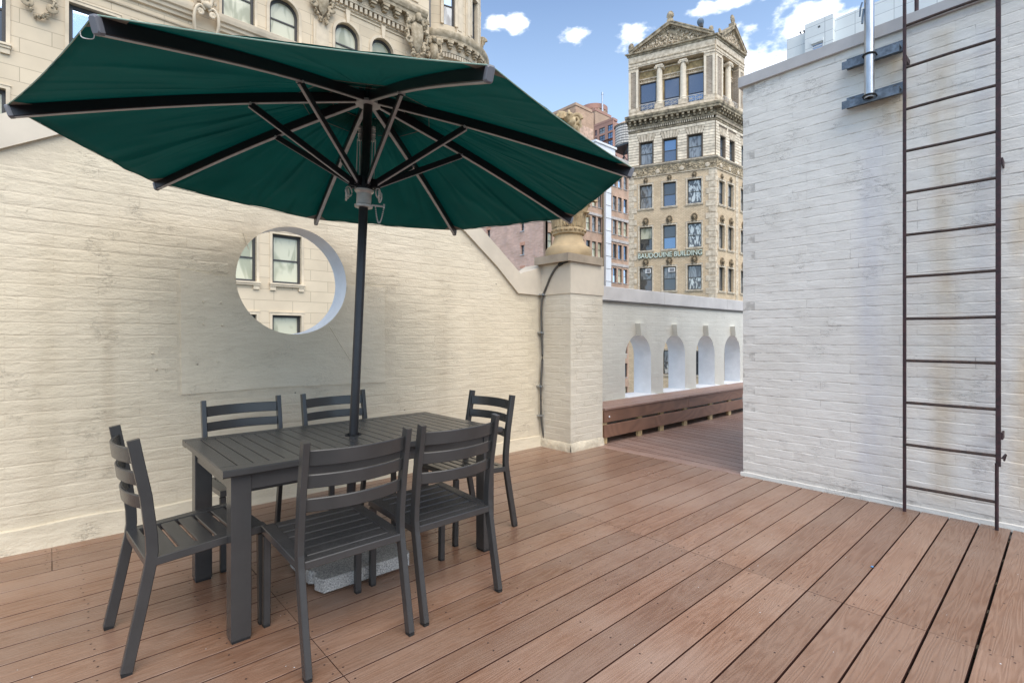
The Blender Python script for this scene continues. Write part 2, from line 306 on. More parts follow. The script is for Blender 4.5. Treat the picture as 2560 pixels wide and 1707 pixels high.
M_rung = mat('dark_rung_steel', (0.030, 0.023, 0.022), 0.6, bump=0.6, bscale=160, col2=(0.085, 0.05, 0.035), vscale=40)
M_conduit = mat('grey_conduit', (0.10, 0.092, 0.08), 0.5, metal=0.2, var=0.2, vscale=20)
M_stone_tan = mat('tan_cast_stone', (0.46, 0.335, 0.185), 0.7, var=0.2, vscale=6, bump=0.3, bscale=50, world=True)
M_stone_greyp = mat('grey_slab_paint', (0.36, 0.29, 0.21), 0.6, var=0.2, vscale=5, world=True)
M_stone_orn = mat('weathered_carved_stone', (0.56, 0.43, 0.25), 0.8, bump=0.6, bscale=40, col2=(0.30, 0.21, 0.11), vscale=9, world=True)

M_lime = masonry('limestone_ashlar', (0.69, 0.575, 0.415), (0.64, 0.53, 0.38), (0.46, 0.38, 0.27), 1.5, 0.46, 0.012, 0.35, 0.14, soft=0.3)
M_limep = mat('limestone_trim', (0.66, 0.55, 0.40), 0.8, var=0.2, vscale=1.2, bump=0.3, bscale=14)
M_limed = mat('weathered_limestone_ornament', (0.56, 0.46, 0.32), 0.85, bump=0.6, bscale=20, col2=(0.27, 0.21, 0.13), vscale=3.5)
M_frame = mat('dark_window_frame', (0.045, 0.043, 0.042), 0.5, var=0.1)
M_bbrick = masonry('buff_brick', (0.80, 0.63, 0.42), (0.68, 0.52, 0.34), (0.50, 0.38, 0.25), 0.30, 0.12, 0.012, 0.5, 0.16)
M_bstone = masonry('rusticated_stone', (0.24, 0.19, 0.14), (0.20, 0.16, 0.12), (0.20, 0.15, 0.10), 0.62, 0.262, 0.022, 1.0, 0.2, soft=0.3)
M_btrim = mat('pale_terracotta_trim', (0.82, 0.70, 0.53), 0.8, bump=0.5, bscale=10, col2=(0.46, 0.37, 0.26), vscale=3.2)
M_bblock = mat('dressed_stone_block', (0.84, 0.72, 0.55), 0.8, bump=0.5, bscale=12, var=0.22, vscale=3, rnd=0.14)
M_bdirty = mat('soot_stained_terracotta', (0.58, 0.47, 0.31), 0.85, bump=0.9, bscale=9, col2=(0.15, 0.12, 0.08), vscale=2.3, dist=0.03)
M_bgrey = masonry('grey_weathered_brick', (0.43, 0.35, 0.27), (0.30, 0.24, 0.18), (0.60, 0.51, 0.40), 0.34, 0.12, 0.018, 0.6, 0.3)
M_bcol = mat('column_stone', (0.86, 0.75, 0.58), 0.75, bump=0.4, bscale=12, col2=(0.72, 0.61, 0.46), vscale=3)
M_ochre = mat('ochre_panel', (0.58, 0.42, 0.20), 0.8, bump=0.8, bscale=10, col2=(0.25, 0.18, 0.09), vscale=4, dist=0.02)
M_rail_b = mat('pale_iron_railing', (0.50, 0.46, 0.40), 0.6)
M_mask = mat('carved_mask_stone', (0.33, 0.25, 0.15), 0.85, bump=0.6, bscale=20, col2=(0.13, 0.10, 0.065), vscale=5)
M_letter = mat('weathered_pale_letter', (0.80, 0.84, 0.74), 0.7, col2=(0.55, 0.62, 0.50), vscale=6)
M_letterd = mat('green_letter_edge', (0.12, 0.15, 0.10), 0.8)
M_ac = mat('white_air_conditioner', (0.75, 0.75, 0.73), 0.5); M_grille = mat('grille_grey', (0.22, 0.22, 0.22), 0.6)
M_pink = masonry('pink_brick', (0.84, 0.57, 0.44), (0.72, 0.45, 0.33), (0.72, 0.54, 0.43), 0.60, 0.20, 0.02, 0.5, 0.18, dirt=(0.66, 0.45, 0.38))
M_orange = mat('orange_brick_surround', (0.72, 0.38, 0.25), 0.85, var=0.2, vscale=5)
M_loft = masonry('orange_brown_brick', (0.62, 0.40, 0.28), (0.53, 0.33, 0.22), (0.56, 0.42, 0.32), 0.24, 0.08, 0.012, 0.4, 0.3, dirt=(0.44, 0.34, 0.26))
M_loftlight = mat('pale_lintel_band', (0.52, 0.47, 0.43), 0.8, var=0.25, vscale=2)
M_white = mat('white_painted_metal', (0.78, 0.78, 0.78), 0.5, var=0.08, vscale=0.6)
M_tan = masonry('tan_brick', (0.56, 0.38, 0.26), (0.48, 0.32, 0.215), (0.52, 0.38, 0.28), 0.5, 0.2, 0.02, 0.4, 0.2)
M_tanplain = mat('brown_render', (0.48, 0.335, 0.235), 0.85, var=0.15, vscale=0.3)
M_redtower = mat('red_brown_cladding', (0.42, 0.235, 0.18), 0.8, var=0.12, vscale=0.4)
M_wood_tank = mat('weathered_tank_staves', (0.66, 0.60, 0.53), 0.8, var=0.35, vscale=3, stretch=(4, 4, 0.2))
M_tankroof = mat('tank_roof', (0.46, 0.34, 0.24), 0.8)
M_band = mat('steel_band', (0.05, 0.055, 0.06), 0.5)
M_dish = mat('blue_grey_dish', (0.10, 0.15, 0.21), 0.5)
M_wb = masonry('white_panel_cladding', (0.82, 0.85, 0.83), (0.78, 0.82, 0.81), (0.50, 0.53, 0.53), 1.6, 0.55, 0.014, 0.3, 0.08, offset=0.0)
M_street = mat('asphalt', (0.06, 0.06, 0.062), 0.9, var=0.2, vscale=0.3)
M_roofgrey = mat('grey_roofing', (0.22, 0.21, 0.20), 0.9, var=0.2, vscale=0.5)

G_cream = glass('cream_reflection_pane', (0.60, 0.58, 0.42), 0.25, 0.0, 0.3, 1.2, pattern=(0.9, (0.36, 0.36, 0.24), 0.48, 0.60))  # reflection of a beige facade painted into the pane colour, no blind behind
G_sky = glass('pane_reflecting_sky', (0.62, 0.74, 0.90), 0.03, 0.85, 0.05)
G_dark = glass('dark_pane', (0.10, 0.105, 0.11), 0.04, 0.6, 0.3, 1.0)
G_wavy = glass('rippled_reflection_pane', (0.10, 0.10, 0.10), 0.08, 0.3, 0.6, 3.0, pattern=(2.6, (0.62, 0.62, 0.57), 0.50, 0.56))  # pale wavy reflections painted into the base colour of the rippled glass
G_curt = glass('curtained_pane', (0.30, 0.31, 0.31), 0.1, 0.2, 0.3, 3.0, pattern=(1.6, (0.12, 0.12, 0.12), 0.45, 0.6))
G_blue = glass('blue_reflecting_pane', (0.17, 0.25, 0.36), 0.05, 0.8, 0.05)
G_slate = glass('slate_blue_pane', (0.14, 0.165, 0.21), 0.06, 0.75, 0.2, 0.5)

# canopy fabric: dark green, lets a little light through
M_can = bpy.data.materials.new('green_canopy_fabric'); M_can.use_nodes = True
t, b, N, Lk = nodes_of(M_can)
tcn = N('ShaderNodeTexCoord')
nz = N('ShaderNodeTexNoise'); Lk(tcn.outputs['Object'], nz.inputs['Vector']); nz.inputs['Scale'].default_value = 3.0; nz.inputs['Detail'].default_value = 5
rp = N('ShaderNodeValToRGB'); Lk(nz.outputs[0], rp.inputs[0]); rp.color_ramp.elements[0].position = .3; rp.color_ramp.elements[1].position = .7
rp.color_ramp.elements[0].color = (0.004, 0.056, 0.050, 1); rp.color_ramp.elements[1].color = (0.007, 0.112, 0.100, 1)
b.inputs['Roughness'].default_value = 0.8; b.inputs['Specular IOR Level'].default_value = 0.2
Lk(rp.outputs[0], b.inputs['Base Color'])
# creases that fan out from the hub: noise in polar coordinates about the pole
sx_n = N('ShaderNodeSeparateXYZ'); Lk(tcn.outputs['Object'], sx_n.inputs[0])
an = N('ShaderNodeMath'); an.operation = 'ARCTAN2'; Lk(sx_n.outputs[1], an.inputs[0]); Lk(sx_n.outputs[0], an.inputs[1])
ln_ = N('ShaderNodeVectorMath'); ln_.operation = 'LENGTH'; Lk(tcn.outputs['Object'], ln_.inputs[0])
hyp = N('ShaderNodeCombineXYZ'); Lk(sx_n.outputs[0], hyp.inputs[0]); Lk(sx_n.outputs[1], hyp.inputs[1])
rad = N('ShaderNodeVectorMath'); rad.operation = 'LENGTH'; Lk(hyp.outputs[0], rad.inputs[0])
pc = N('ShaderNodeCombineXYZ'); a9 = N('ShaderNodeMath'); a9.operation = 'MULTIPLY'; Lk(an.outputs[0], a9.inputs[0]); a9.inputs[1].default_value = 5.0; Lk(a9.outputs[0], pc.inputs[0]); Lk(rad.outputs['Value'], pc.inputs[1])
wv = N('ShaderNodeTexNoise'); Lk(pc.outputs[0], wv.inputs['Vector']); wv.inputs['Scale'].default_value = 1.5; wv.noise_type = 'RIDGED_MULTIFRACTAL'; wv.inputs['Detail'].default_value = 2.5; wv.inputs['Roughness'].default_value = 0.5; wv.inputs['Distortion'].default_value = 0.9
bpc = N('ShaderNodeBump'); Lk(wv.outputs[0], bpc.inputs['Height']); bpc.inputs['Strength'].default_value = 0.8; bpc.inputs['Distance'].default_value = 0.05; Lk(bpc.outputs[0], b.inputs['Normal'])
tr = N('ShaderNodeBsdfTranslucent'); tr.inputs[0].default_value = (0.010, 0.30, 0.27, 1)
ms = N('ShaderNodeMixShader'); ms.inputs[0].default_value = 0.38
Lk(bpc.outputs[0], tr.inputs['Normal']); Lk(b.outputs[0], ms.inputs[1]); Lk(tr.outputs[0], ms.inputs[2]); Lk(ms.outputs[0], t.nodes['Material Output'].inputs[0])

# ------------------------------------------------------------------ geometry helpers
class G:
    def __init__(s): s.v = []; s.f = []; s.m = []
    def add(s, v, f, mi=0):
        o = len(s.v); s.v += [tuple(p) for p in v]; s.f += [tuple(i + o for i in q) for q in f]; s.m += [mi] * len(f); return s
    def box(s, x0, x1, y0, y1, z0, z1, mi=0):
        v = [(x0, y0, z0), (x1, y0, z0), (x1, y1, z0), (x0, y1, z0), (x0, y0, z1), (x1, y0, z1), (x1, y1, z1), (x0, y1, z1)]
        return s.add(v, [(0, 3, 2, 1), (4, 5, 6, 7), (0, 1, 5, 4), (1, 2, 6, 5), (2, 3, 7, 6), (3, 0, 4, 7)], mi)
    def cbox(s, x0, x1, y0, y1, z0, z1, c=0.003, mi=0):
        """box with chamfered edges along its longest axis"""
        d = (x1 - x0, y1 - y0, z1 - z0); a = d.index(max(d)); ctr = Vector(((x0 + x1) / 2, (y0 + y1) / 2, (z0 + z1) / 2))
        ax = [Vector((1, 0, 0)), Vector((0, 1, 0)), Vector((0, 0, 1))][a]
        upv = Vector((0, 0, 1)) if a != 2 else Vector((0, 1, 0))
        side = ax.cross(upv)
        w = sum(abs(side[i]) * d[i] for i in range(3)); h = sum(abs(upv[i]) * d[i] for i in range(3))
        return s.sweep([ctr - ax * d[a] / 2, ctr + ax * d[a] / 2], rect(w, h, c), upv, mi=mi)
    def sweep(s, pts, prof, up=(0, 0, 1), closed=False, mi=0, scale=None, cap=True):
        pts = [Vector(p) for p in pts]; n = len(pts); k = len(prof); up = Vector(up); v = []
        for i, p in enumerate(pts):
            if closed: t = pts[(i + 1) % n] - pts[i - 1]
            else: t = pts[min(i + 1, n - 1)] - pts[max(i - 1, 0)]
            t.normalize(); side = t.cross(up)
            if side.length < 1e-4: side = t.cross(Vector((1, 0, 0)))
            side.normalize(); u2 = side.cross(t); sc = scale[i] if scale else 1
            v += [p + side * a * sc + u2 * b * sc for a, b in prof]
        f = []
        for i in range(n if closed else n - 1):
            j = (i + 1) % n
            for q in range(k):
                r = (q + 1) % k
                f.append((i * k + q, i * k + r, j * k + r, j * k + q))
        if not closed and cap:
            f.append(tuple(range(k - 1, -1, -1))); f.append(tuple((n - 1) * k + q for q in range(k)))
        return s.add(v, f, mi)
    def tube(s, pts, r, n=8, **k): return s.sweep(pts, [(r * cos(2 * pi * i / n), r * sin(2 * pi * i / n)) for i in range(n)], **k)
    def lathe(s, prof, n=32, c=(0, 0, 0), mi=0, a0=0, a1=2 * pi, axis=None):
        full = abs(a1 - a0 - 2 * pi) < 1e-6; m = n if full else n + 1; v = []
        for r, z in prof:
            for i in range(m):
                a = a0 + (a1 - a0) * i / n
                v.append((c[0] + r * cos(a), c[1] + r * sin(a), c[2] + z))
        f = []
        for j in range(len(prof) - 1):
            for i in range(n):
                i2 = (i + 1) % m
                f.append((j * m + i, j * m + i2, (j + 1) * m + i2, (j + 1) * m + i))
        return s.add(v, f, mi)
    def blob(s, c, r, jit=0.0, n=6, k=5, mi=0):
        """small faceted lump, radii r = (rx, ry, rz)"""
        v = [(c[0], c[1], c[2] - r[2])]
        for j in range(1, k):
            p = -pi / 2 + pi * j / k
            for i in range(n):
                a = 2 * pi * i / n + j * 0.5; q = 1 + random.uniform(-jit, jit)
                v.append((c[0] + r[0] * cos(p) * cos(a) * q, c[1] + r[1] * cos(p) * sin(a) * q, c[2] + r[2] * sin(p) * q))
        v.append((c[0], c[1], c[2] + r[2])); f = []
        for i in range(n): f.append((0, 1 + (i + 1) % n, 1 + i))
        for j in range(k - 2):
            for i in range(n):
                a, b_ = 1 + j * n + i, 1 + j * n + (i + 1) % n
                f.append((a, b_, b_ + n, a + n))
        last = len(v) - 1
        for i in range(n): f.append((last, last - n + i, last - n + (i + 1) % n))
        return s.add(v, f, mi)
    def plate(s, outer, holes=(), y0=0.0, y1=0.2, mi=0, hole_mi=None):
        """outline in (x, z) with holes, extruded along y from y0 (front) to y1 (back)"""
        def area(p): return sum(p[i][0] * p[(i + 1) % len(p)][1] - p[(i + 1) % len(p)][0] * p[i][1] for i in range(len(p)))
        outer = list(outer) if area(outer) > 0 else list(outer)[::-1]
        holes = [list(h) if area(h) < 0 else list(h)[::-1] for h in holes]
        loops = [outer] + holes
        tris = tessellate_polygon([[Vector((a, b_, 0)) for a, b_ in L_] for L_ in loops])
        flat = [p for L_ in loops for p in L_]; n = len(flat)
        v = [(a, y0, b_) for a, b_ in flat] + [(a, y1, b_) for a, b_ in flat]; f = []
        for tr_ in tris:
            a, b_, c = tr_
            ar = (flat[b_][0] - flat[a][0]) * (flat[c][1] - flat[a][1]) - (flat[c][0] - flat[a][0]) * (flat[b_][1] - flat[a][1])
            if ar < 0: a, b_, c = a, c, b_
            f.append((a, b_, c)); f.append((n + a, n + c, n + b_))
        s.add(v, f, mi)
        off = 0; v0 = len(s.v) - 2 * n; ff = []; fm = []
        for li, L_ in enumerate(loops):
            k = len(L_)
            for i in range(k):
                a = v0 + off + i; b_ = v0 + off + (i + 1) % k
                ff.append((b_, a, a + n, b_ + n)); fm.append(mi if li == 0 or hole_mi is None else hole_mi)
            off += k
        s.f += ff; s.m += fm
        return s
    def prism_xy(s, poly, z0, z1, mi=0):
        n = len(poly); v = [(a, b_, z0) for a, b_ in poly] + [(a, b_, z1) for a, b_ in poly]
        ar = sum(poly[i][0] * poly[(i + 1) % n][1] - poly[(i + 1) % n][0] * poly[i][1] for i in range(n))
        up_ = list(range(n, 2 * n)); dn = list(range(n))[::-1]
        if ar < 0: up_.reverse(); dn.reverse()
        f = [tuple(up_), tuple(dn)]
        for i in range(n):
            j = (i + 1) % n; f.append((i, j, j + n, i + n) if ar > 0 else (j, i, i + n, j + n))
        return s.add(v, f, mi)

def rect(w, h, c=0.0):
    a, b_ = w / 2, h / 2
    if c <= 0: return [(-a, -b_), (a, -b_), (a, b_), (-a, b_)]
    return [(-a + c, -b_), (a - c, -b_), (a, -b_ + c), (a, b_ - c), (a - c, b_), (-a + c, b_), (-a, b_ - c), (-a, -b_ + c)]

WM = {}                                            # world matrix of every empty or parent
def wm(o): return WM.get(o.name, Matrix.Identity(4)) if o else Matrix.Identity(4)
def mesh(name, g, mats, smooth=None):
    me = bpy.data.meshes.new(name); me.from_pydata(g.v, [], g.f)
    if not isinstance(mats, (list, tuple)): mats = [mats]
    for m_ in mats: me.materials.append(m_)
    if len(mats) > 1: me.polygons.foreach_set('material_index', g.m)
    me.update()
    if smooth is not None:
        me.polygons.foreach_set('use_smooth', [True] * len(me.polygons)); me.set_sharp_from_angle(angle=radians(smooth))
    return me
def put(name, me, parent=None, M=None, kind=None):
    o = bpy.data.objects.new(name, me); COL.objects.link(o)
    M = M if M is not None else wm(parent).copy()
    if parent: o.parent = parent; o.matrix_basis = wm(parent).inverted() @ M
    else: o.matrix_basis = M
    WM[o.name] = M
    if kind: o['kind'] = kind
    return o
def part(name, g, mats, parent, M=None, smooth=None, kind=None):
    return put(name, mesh(name, g, mats, smooth), parent, M, kind)
def tag(o, label, cat, group=None, kind=None):
    if label: o['label'] = label
    if cat: o['category'] = cat
    if group: o['group'] = group
    if kind: o['kind'] = kind
    return o
def thing(name, loc, label, cat, group=None, rz=0.0):
    o = bpy.data.objects.new(name, None); COL.objects.link(o)
    o.empty_display_size = 0.2
    M = Matrix.Translation(loc) @ Matrix.Rotation(rz, 4, 'Z'); o.matrix_basis = M; WM[o.name] = M
    return tag(o, label, cat, group)
def copy_tree(o, M, label):
    r = o.copy(); COL.objects.link(r); r.matrix_basis = M; r['label'] = label; WM[r.name] = M
    for ch in KIDS[o.name]:
        c = ch.copy(); COL.objects.link(c); c.parent = r
        for gch in KIDS.get(ch.name, ()):
            d = gch.copy(); COL.objects.link(d); d.parent = c
    return r
KIDS = {}
def face_m(origin, u):
    """local x runs along the face, y into the wall, z up"""
    u = Vector(u).normalized(); z = Vector((0, 0, 1)); y = z.cross(u)
    return Matrix(((u.x, y.x, 0, origin[0]), (u.y, y.y, 0, origin[1]), (u.z, y.z, 1, origin[2]), (0, 0, 0, 1)))
def T(x, y, z): return Matrix.Translation((x, y, z))

# ================================================================== THE SETTING
g = G(); g.box(-900, 1100, -900, 1100, -31, -30); o = part('street', g, M_street, None); o['kind'] = 'structure'
g = G(); g.box(-3.6, 10.6, -3.6, 4.15, -0.30, -0.075); o = part('roof_membrane', g, M_under, None); o['kind'] = 'structure'

# ---- deck of the terrace: every plank an object
deck = thing('deck', (0, 0, 0), None, None); deck['kind'] = 'structure'
PITCH, Y0 = 0.1575, 0.258
rows = range(-12, 25)
screws = G()
def plank(x0, x1, y0, y1, mt=M_deck, dz=0.0):
    cx, cy = (x0 + x1) / 2, (y0 + y1) / 2
    g = G(); L_ = (x1 - x0) / 2; w = (y1 - y0)
    k = 7; pts = [(-L_ + 2 * L_ * i / k, 0, 0) for i in range(k + 1)]
    g.sweep(pts, rect(w, 0.024, 0.0012), (0, 0, 1))
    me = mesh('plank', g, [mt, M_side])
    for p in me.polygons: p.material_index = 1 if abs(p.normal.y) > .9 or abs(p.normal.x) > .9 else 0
    put('plank', me, deck, T(cx, cy, -0.012 + dz))
def screw(x, y, z=0.0006):
    r = 0.0042; n = 7
    screws.add([(x + r * cos(2 * pi * i / n), y + r * sin(2 * pi * i / n), z) for i in range(n)], [tuple(range(n))])
for k in rows:
    ya, yb = Y0 + PITCH * k, Y0 + PITCH * (k + 1)
    if k == 24: yb = 4.19
    joints = [-3.2, -1.2, 0.81, 2.80, 4.683]
    if k >= 22: joints = [-3.2, -2.0, 0.0, 2.4, 4.683]
    gap = 0.0034 + max(0, (3 - k)) * 0.0005
    for a, b_ in zip(joints, joints[1:]):
        if k < 4 and a < -1 : continue
        gx = random.choice((0.0007, 0.0012, 0.0018))
        plank(a + gx, b_ - gx, ya + gap + random.uniform(0, .0012), yb - gap, dz=random.uniform(-0.0007, 0.0))
        for e in (a + 0.025, b_ - 0.025):
            for q in (0.27, 0.74): screw(e + random.uniform(-.006, .006), ya + PITCH * q + random.uniform(-.012, .012))
    for jx in range(-7, 12):
        x = jx * 0.405 + 0.12
        if min(abs(x - j) for j in joints) > 0.12:
            for q in ((0.3, 0.72) if (k * 7 + jx * 3) % 4 else (0.5,)):
                screw(x + random.uniform(-.012, .012), ya + PITCH * q + random.uniform(-.01, .01))
# border plank and the crosswise boards beyond it, laid a few degrees off square
g = G(); g.cbox(-0.077, 0.077, -0.83, 0.83, -0.012, 0.012, 0.0025); part('plank', g, M_deckfar, deck, T(4.764, 2.875, -0.012))
SL = 0.125
def clipx(poly, xmin):
    out = []
    for i in range(len(poly)):
        p, q = poly[i], poly[(i + 1) % len(poly)]
        if p[0] >= xmin: out.append(p)
        if (p[0] >= xmin) != (q[0] >= xmin):
            t_ = (xmin - p[0]) / (q[0] - p[0]); out.append((xmin, p[1] + t_ * (q[1] - p[1])))
    return out
for k in range(-1, 33):
    e0 = 5.0 + PITCH * k
    xl = lambda y: e0 + SL * (y - 3.7) + 0.004
    xr = lambda y: e0 + PITCH + SL * (y - 3.7) - 0.004
    pl = clipx([(xl(2.05), 2.05), (xr(2.05), 2.05), (xr(4.15), 4.15), (xl(4.15), 4.15)], 4.845)
    if len(pl) < 3: continue
    cx = sum(p[0] for p in pl) / len(pl)
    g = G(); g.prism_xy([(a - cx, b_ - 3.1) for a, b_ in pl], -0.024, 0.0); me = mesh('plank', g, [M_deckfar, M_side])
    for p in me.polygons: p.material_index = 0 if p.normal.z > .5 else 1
    put('plank', me, deck, T(cx, 3.1, 0))
    for q in (2.3, 2.75, 3.2, 3.62):
        for w_ in (0.3, 0.72): screw(xl(q) + PITCH * w_, q + random.uniform(-.02, .02))
g = screws; o = part('screw_head', g, M_screw, deck, Matrix.Identity(4)); o['kind'] = 'stuff'
fl = G(); random.seed(77)
for i in range(70):
    x, y = random.uniform(-.5, 4.6), random.uniform(0, 4.0); q = random.uniform(.0012, .0035); fl.blob((x, y, .001), (q, q * random.uniform(.5, 1.6), .0008), .3, 5, 3)
part('paint_fleck', fl, M_sill, deck, Matrix.Identity(4), kind='stuff')
part('blue_chip', G().blob((3.35, .735, .004), (.010, .007, .004), .2), M_bluechip, deck, Matrix.Identity(4))
for i in range(20):
    x = -2.8 + i * 0.405
    g = G(); g.box(-0.019, 0.019, -2.9, 2.9, -0.07, -0.0255); part('joist', g, M_joist, deck, T(x, 1.25, 0))

# ---- bricks under the paint
def brick_variants(w, h, d, n=8, soft=False):
    """painted stretcher: wavering bed edges with a small ledge, end joints almost filled with paint"""
    out = []
    for i in range(n):
        g = G(); j = lambda s: random.uniform(-s, s)
        a, b_ = w / 2, h / 2; c = .007 if soft else .0048
        xs = [-a, -a * .38 + j(.012), a * .38 + j(.012), a]; tilt = j(.55 if soft else .45) * d
        wav = [j(.0026) for _ in range(8)]; v = []
        for r_, z in enumerate((-b_, -b_ + c, 0, b_ - c, b_)):
            for q, x in enumerate(xs):
                edge = r_ in (0, 4); zz = z + (wav[q] if r_ < 2 else wav[4 + q] if r_ > 2 else 0)
                if edge: y = .0012
                else: y = -d * (1 + j(.16)) + tilt * z / b_; y *= .45 if q in (0, 3) and not soft else (.8 if q in (0, 3) else 1)
                v.append((x, y, zz))
        f = [(r_ * 4 + q, r_ * 4 + q + 1, r_ * 4 + q + 5, r_ * 4 + q + 4) for r_ in range(4) for q in range(3)]
        for q, sgn in ((0, 1), (3, -1)):
            o_ = len(v); v += [(xs[q], .0012, -b_ + c), (xs[q], .0012, b_ - c)]
            loop = [o_, 4 + q, 8 + q, 12 + q, o_ + 1]; f.append(tuple(loop if sgn > 0 else loop[::-1]))
        g.add(v, f); out.append(g)
    return out
def lay_bricks(parent, M, mt, x0, x1, z0, z1, ok, cam_local, bl=0.212, ch=0.0765, d=0.0045, cap=300, bond=0.5, name='brick', soft=False):
    """stretcher courses; the cap bricks that show largest become parts, the rest one joined part"""
    var = brick_variants(bl - 0.0008, ch - 0.0012, d, soft=soft)
    meshes = [mesh(name, v, mt, smooth=7) for v in var]
    spots = []
    nz_ = int(round((z1 - z0) / ch))
    for r in range(nz_):
        z = z0 + (r + 0.5) * ch; off = (r % 2) * bond * bl
        if r % 6 == 5: off += 0.05
        x = x0 - off
        while x < x1:
            cx = x + bl / 2; 
            if cx - bl / 2 >= x0 - 0.001 and cx + bl / 2 <= x1 + 0.001 and ok(cx, z, bl / 2, ch / 2): spots.append((cx + random.uniform(-.003, .003), z + random.uniform(-.002, .002)))
            x += bl
    spots.sort(key=lambda s: (s[0] - cam_local[0]) ** 2 + cam_local[1] ** 2 + (s[1] - cam_local[2]) ** 2)
    rest = G()
    for i, (x, z) in enumerate(spots):
        q = random.randrange(8); rot = Matrix.Rotation(random.uniform(-.010, .010), 4, 'Y')
        push = random.uniform(-0.3, 0.3) * d
        if i < cap:
            put(name, meshes[q], parent, M @ T(x, push, z) @ rot)
        else:
            R = T(x, push, z) @ rot; rest.add([R @ Vector(p) for p in var[q].v], var[q].f)
    if rest.v: part(name, rest, mt, parent, M, smooth=7, kind='stuff')
    return len(spots)

# ================================================================== LEFT GABLE WALL WITH THE ROUND OPENING
YL = 4.17
HX, HZ, HR = 1.44, 1.718, 0.428
lw = thing('gable_wall', (HX, YL, 0), 'cream painted brick gable wall pierced by one large round opening', 'wall')
bot = [(0, 2.96), (.4, 2.92), (.8, 2.80), (1.25, 2.60), (1.68, 2.342), (2.11, 2.026), (2.418, 1.757)]
top = [(0, 3.13), (.45, 3.085), (.95, 2.93), (1.45, 2.69), (1.92, 2.384), (2.455, 1.977)]
def zbot(x):
    d = abs(x - HX)
    for (a, za_), (b_, zb_) in zip(bot, bot[1:]):
        if d <= b_: return za_ + (zb_ - za_) * (d - a) / (b_ - a)
    return 1.757
MI = Matrix.Translation((0, YL, 0))
wall_out = [(-3.2, -0.25), (4.235, -0.25), (4.235, 1.757)] + [(HX + d, z) for d, z in bot[::-1]] + [(HX - d, z) for d, z in bot[1:]] + [(-3.2, 1.757)]
circ = [(HX + HR * cos(2 * pi * i / 72), HZ + HR * sin(2 * pi * i / 72)) for i in range(72)]
g = G(); g.plate(wall_out, [circ], 0, 0.23, hole_mi=1); part('wall', g, [M_left_joint, M_sill], lw, MI, smooth=30)
def in_plaster(x, z, hx=0, hz=0):
    if 0.668 - hx < x < 2.23 + hx and 0.865 - hz < z < 1.72 + hz: return True
    return (x - HX) ** 2 + (z - HZ) ** 2 < (0.45 + hx) ** 2
lay_bricks(lw, MI, M_left, -1.9, 4.21, 0.13, 2.96, lambda x, z, a, b_: not in_plaster(x, z, a - .01, b_) and z + b_ < zbot(x) - 0.01 - (0.07 if abs(x - HX) > .4 else 0), (0, -4.17, 1.27), d=0.0012, soft=True)
# plaster patch round the opening
ang = [i for i in range(73) if True]
pt_ = [(0.668, 0.868), (1.25, 0.876), (1.7, 0.93), (2.0, 0.935), (2.232, 0.862), (2.226, 1.72), (1.95, 1.725)]
_r = HR + .003
patch_out = [(0.668, 0.868), (1.0, .872), (1.3, .878), (1.6, .870), (1.97, .866), (2.232, 0.862), (2.226, 1.72)] + [(HX + _r * cos(a), HZ + _r * sin(a)) for a in [-2 * pi * i / 96 for i in range(0, 49)]] + [(0.90, 1.715), (0.75, 1.735), (0.66, 1.75)]
g = G(); g.plate(patch_out, [], -0.007, 0.002); part('plaster_patch', g, M_plaster, lw, MI, smooth=30)
cr = G()
for pts in ([(1.72, 1.36), (1.80, 1.22), (1.88, 1.10), (1.93, 1.02)], [(1.98, 1.72), (2.02, 1.90), (1.98, 2.05)], [(1.1, 1.93), (1.06, 2.05)]):
    cr.tube([(x + random.uniform(-.004, .004), -0.0075, z) for x, z in pts], 0.0035, 5)
part('crack_ridge', cr, M_plaster, lw, MI, smooth=60)
nl = G()
for x, z in ((0.80, 1.52), (0.91, 1.52), (0.80, 1.36), (0.92, 1.355), (0.89, 1.09), (0.50, 1.16), (0.52, 1.05)): nl.blob((x, -0.008, z), (0.009, 0.005, 0.008), .2)
part('nail_stub', nl, M_left, lw, MI, kind='stuff')
# coping band over the gable
cop = [(-3.2, 1.757)] + [(HX - d, z) for d, z in bot[::-1]] + [(HX + d, z) for d, z in bot[1:]] + [(4.24, 1.752), (4.24, 2.115), (4.16, 2.066), (4.05, 2.025), (3.93, 1.995)] + [(HX + d, z) for d, z in top[::-1]] + [(HX - d, z) for d, z in top[1:]] + [(-1.2, 2.0), (-3.2, 2.1)]
g = G(); g.plate(cop, [], -0.028, 0.27); part('coping', g, M_cope_cream, lw, MI)
# membrane turned up at the foot of the wall
g = G(); n = 90; P_ = []
for i in range(n + 1):
    x = -3.2 + (4.23 + 3.2) * i / n; h = 0.125 + 0.012 * noise.noise(Vector((x * 3, 0, 0))) + (0.02 if x < 0.5 else 0)
    P_.append((x, h))
v = []; 
for x, h in P_:
    w_ = 0.010 + 0.006 * noise.noise(Vector((x * 5, 3, 0)))
    v += [(x, -0.040, -0.03), (x, -0.022 - w_ * .3, 0.03), (x, -0.010 - w_, h * .7), (x, -0.007 - w_, h - 0.006), (x, -0.004, h), (x, 0.01, h)]
f = []
for i in range(n):
    for q in range(5): f.append((i * 6 + q, (i + 1) * 6 + q, (i + 1) * 6 + q + 1, i * 6 + q + 1))
g.add(v, f); part('base_flashing', g, M_left, lw, MI, smooth=50)

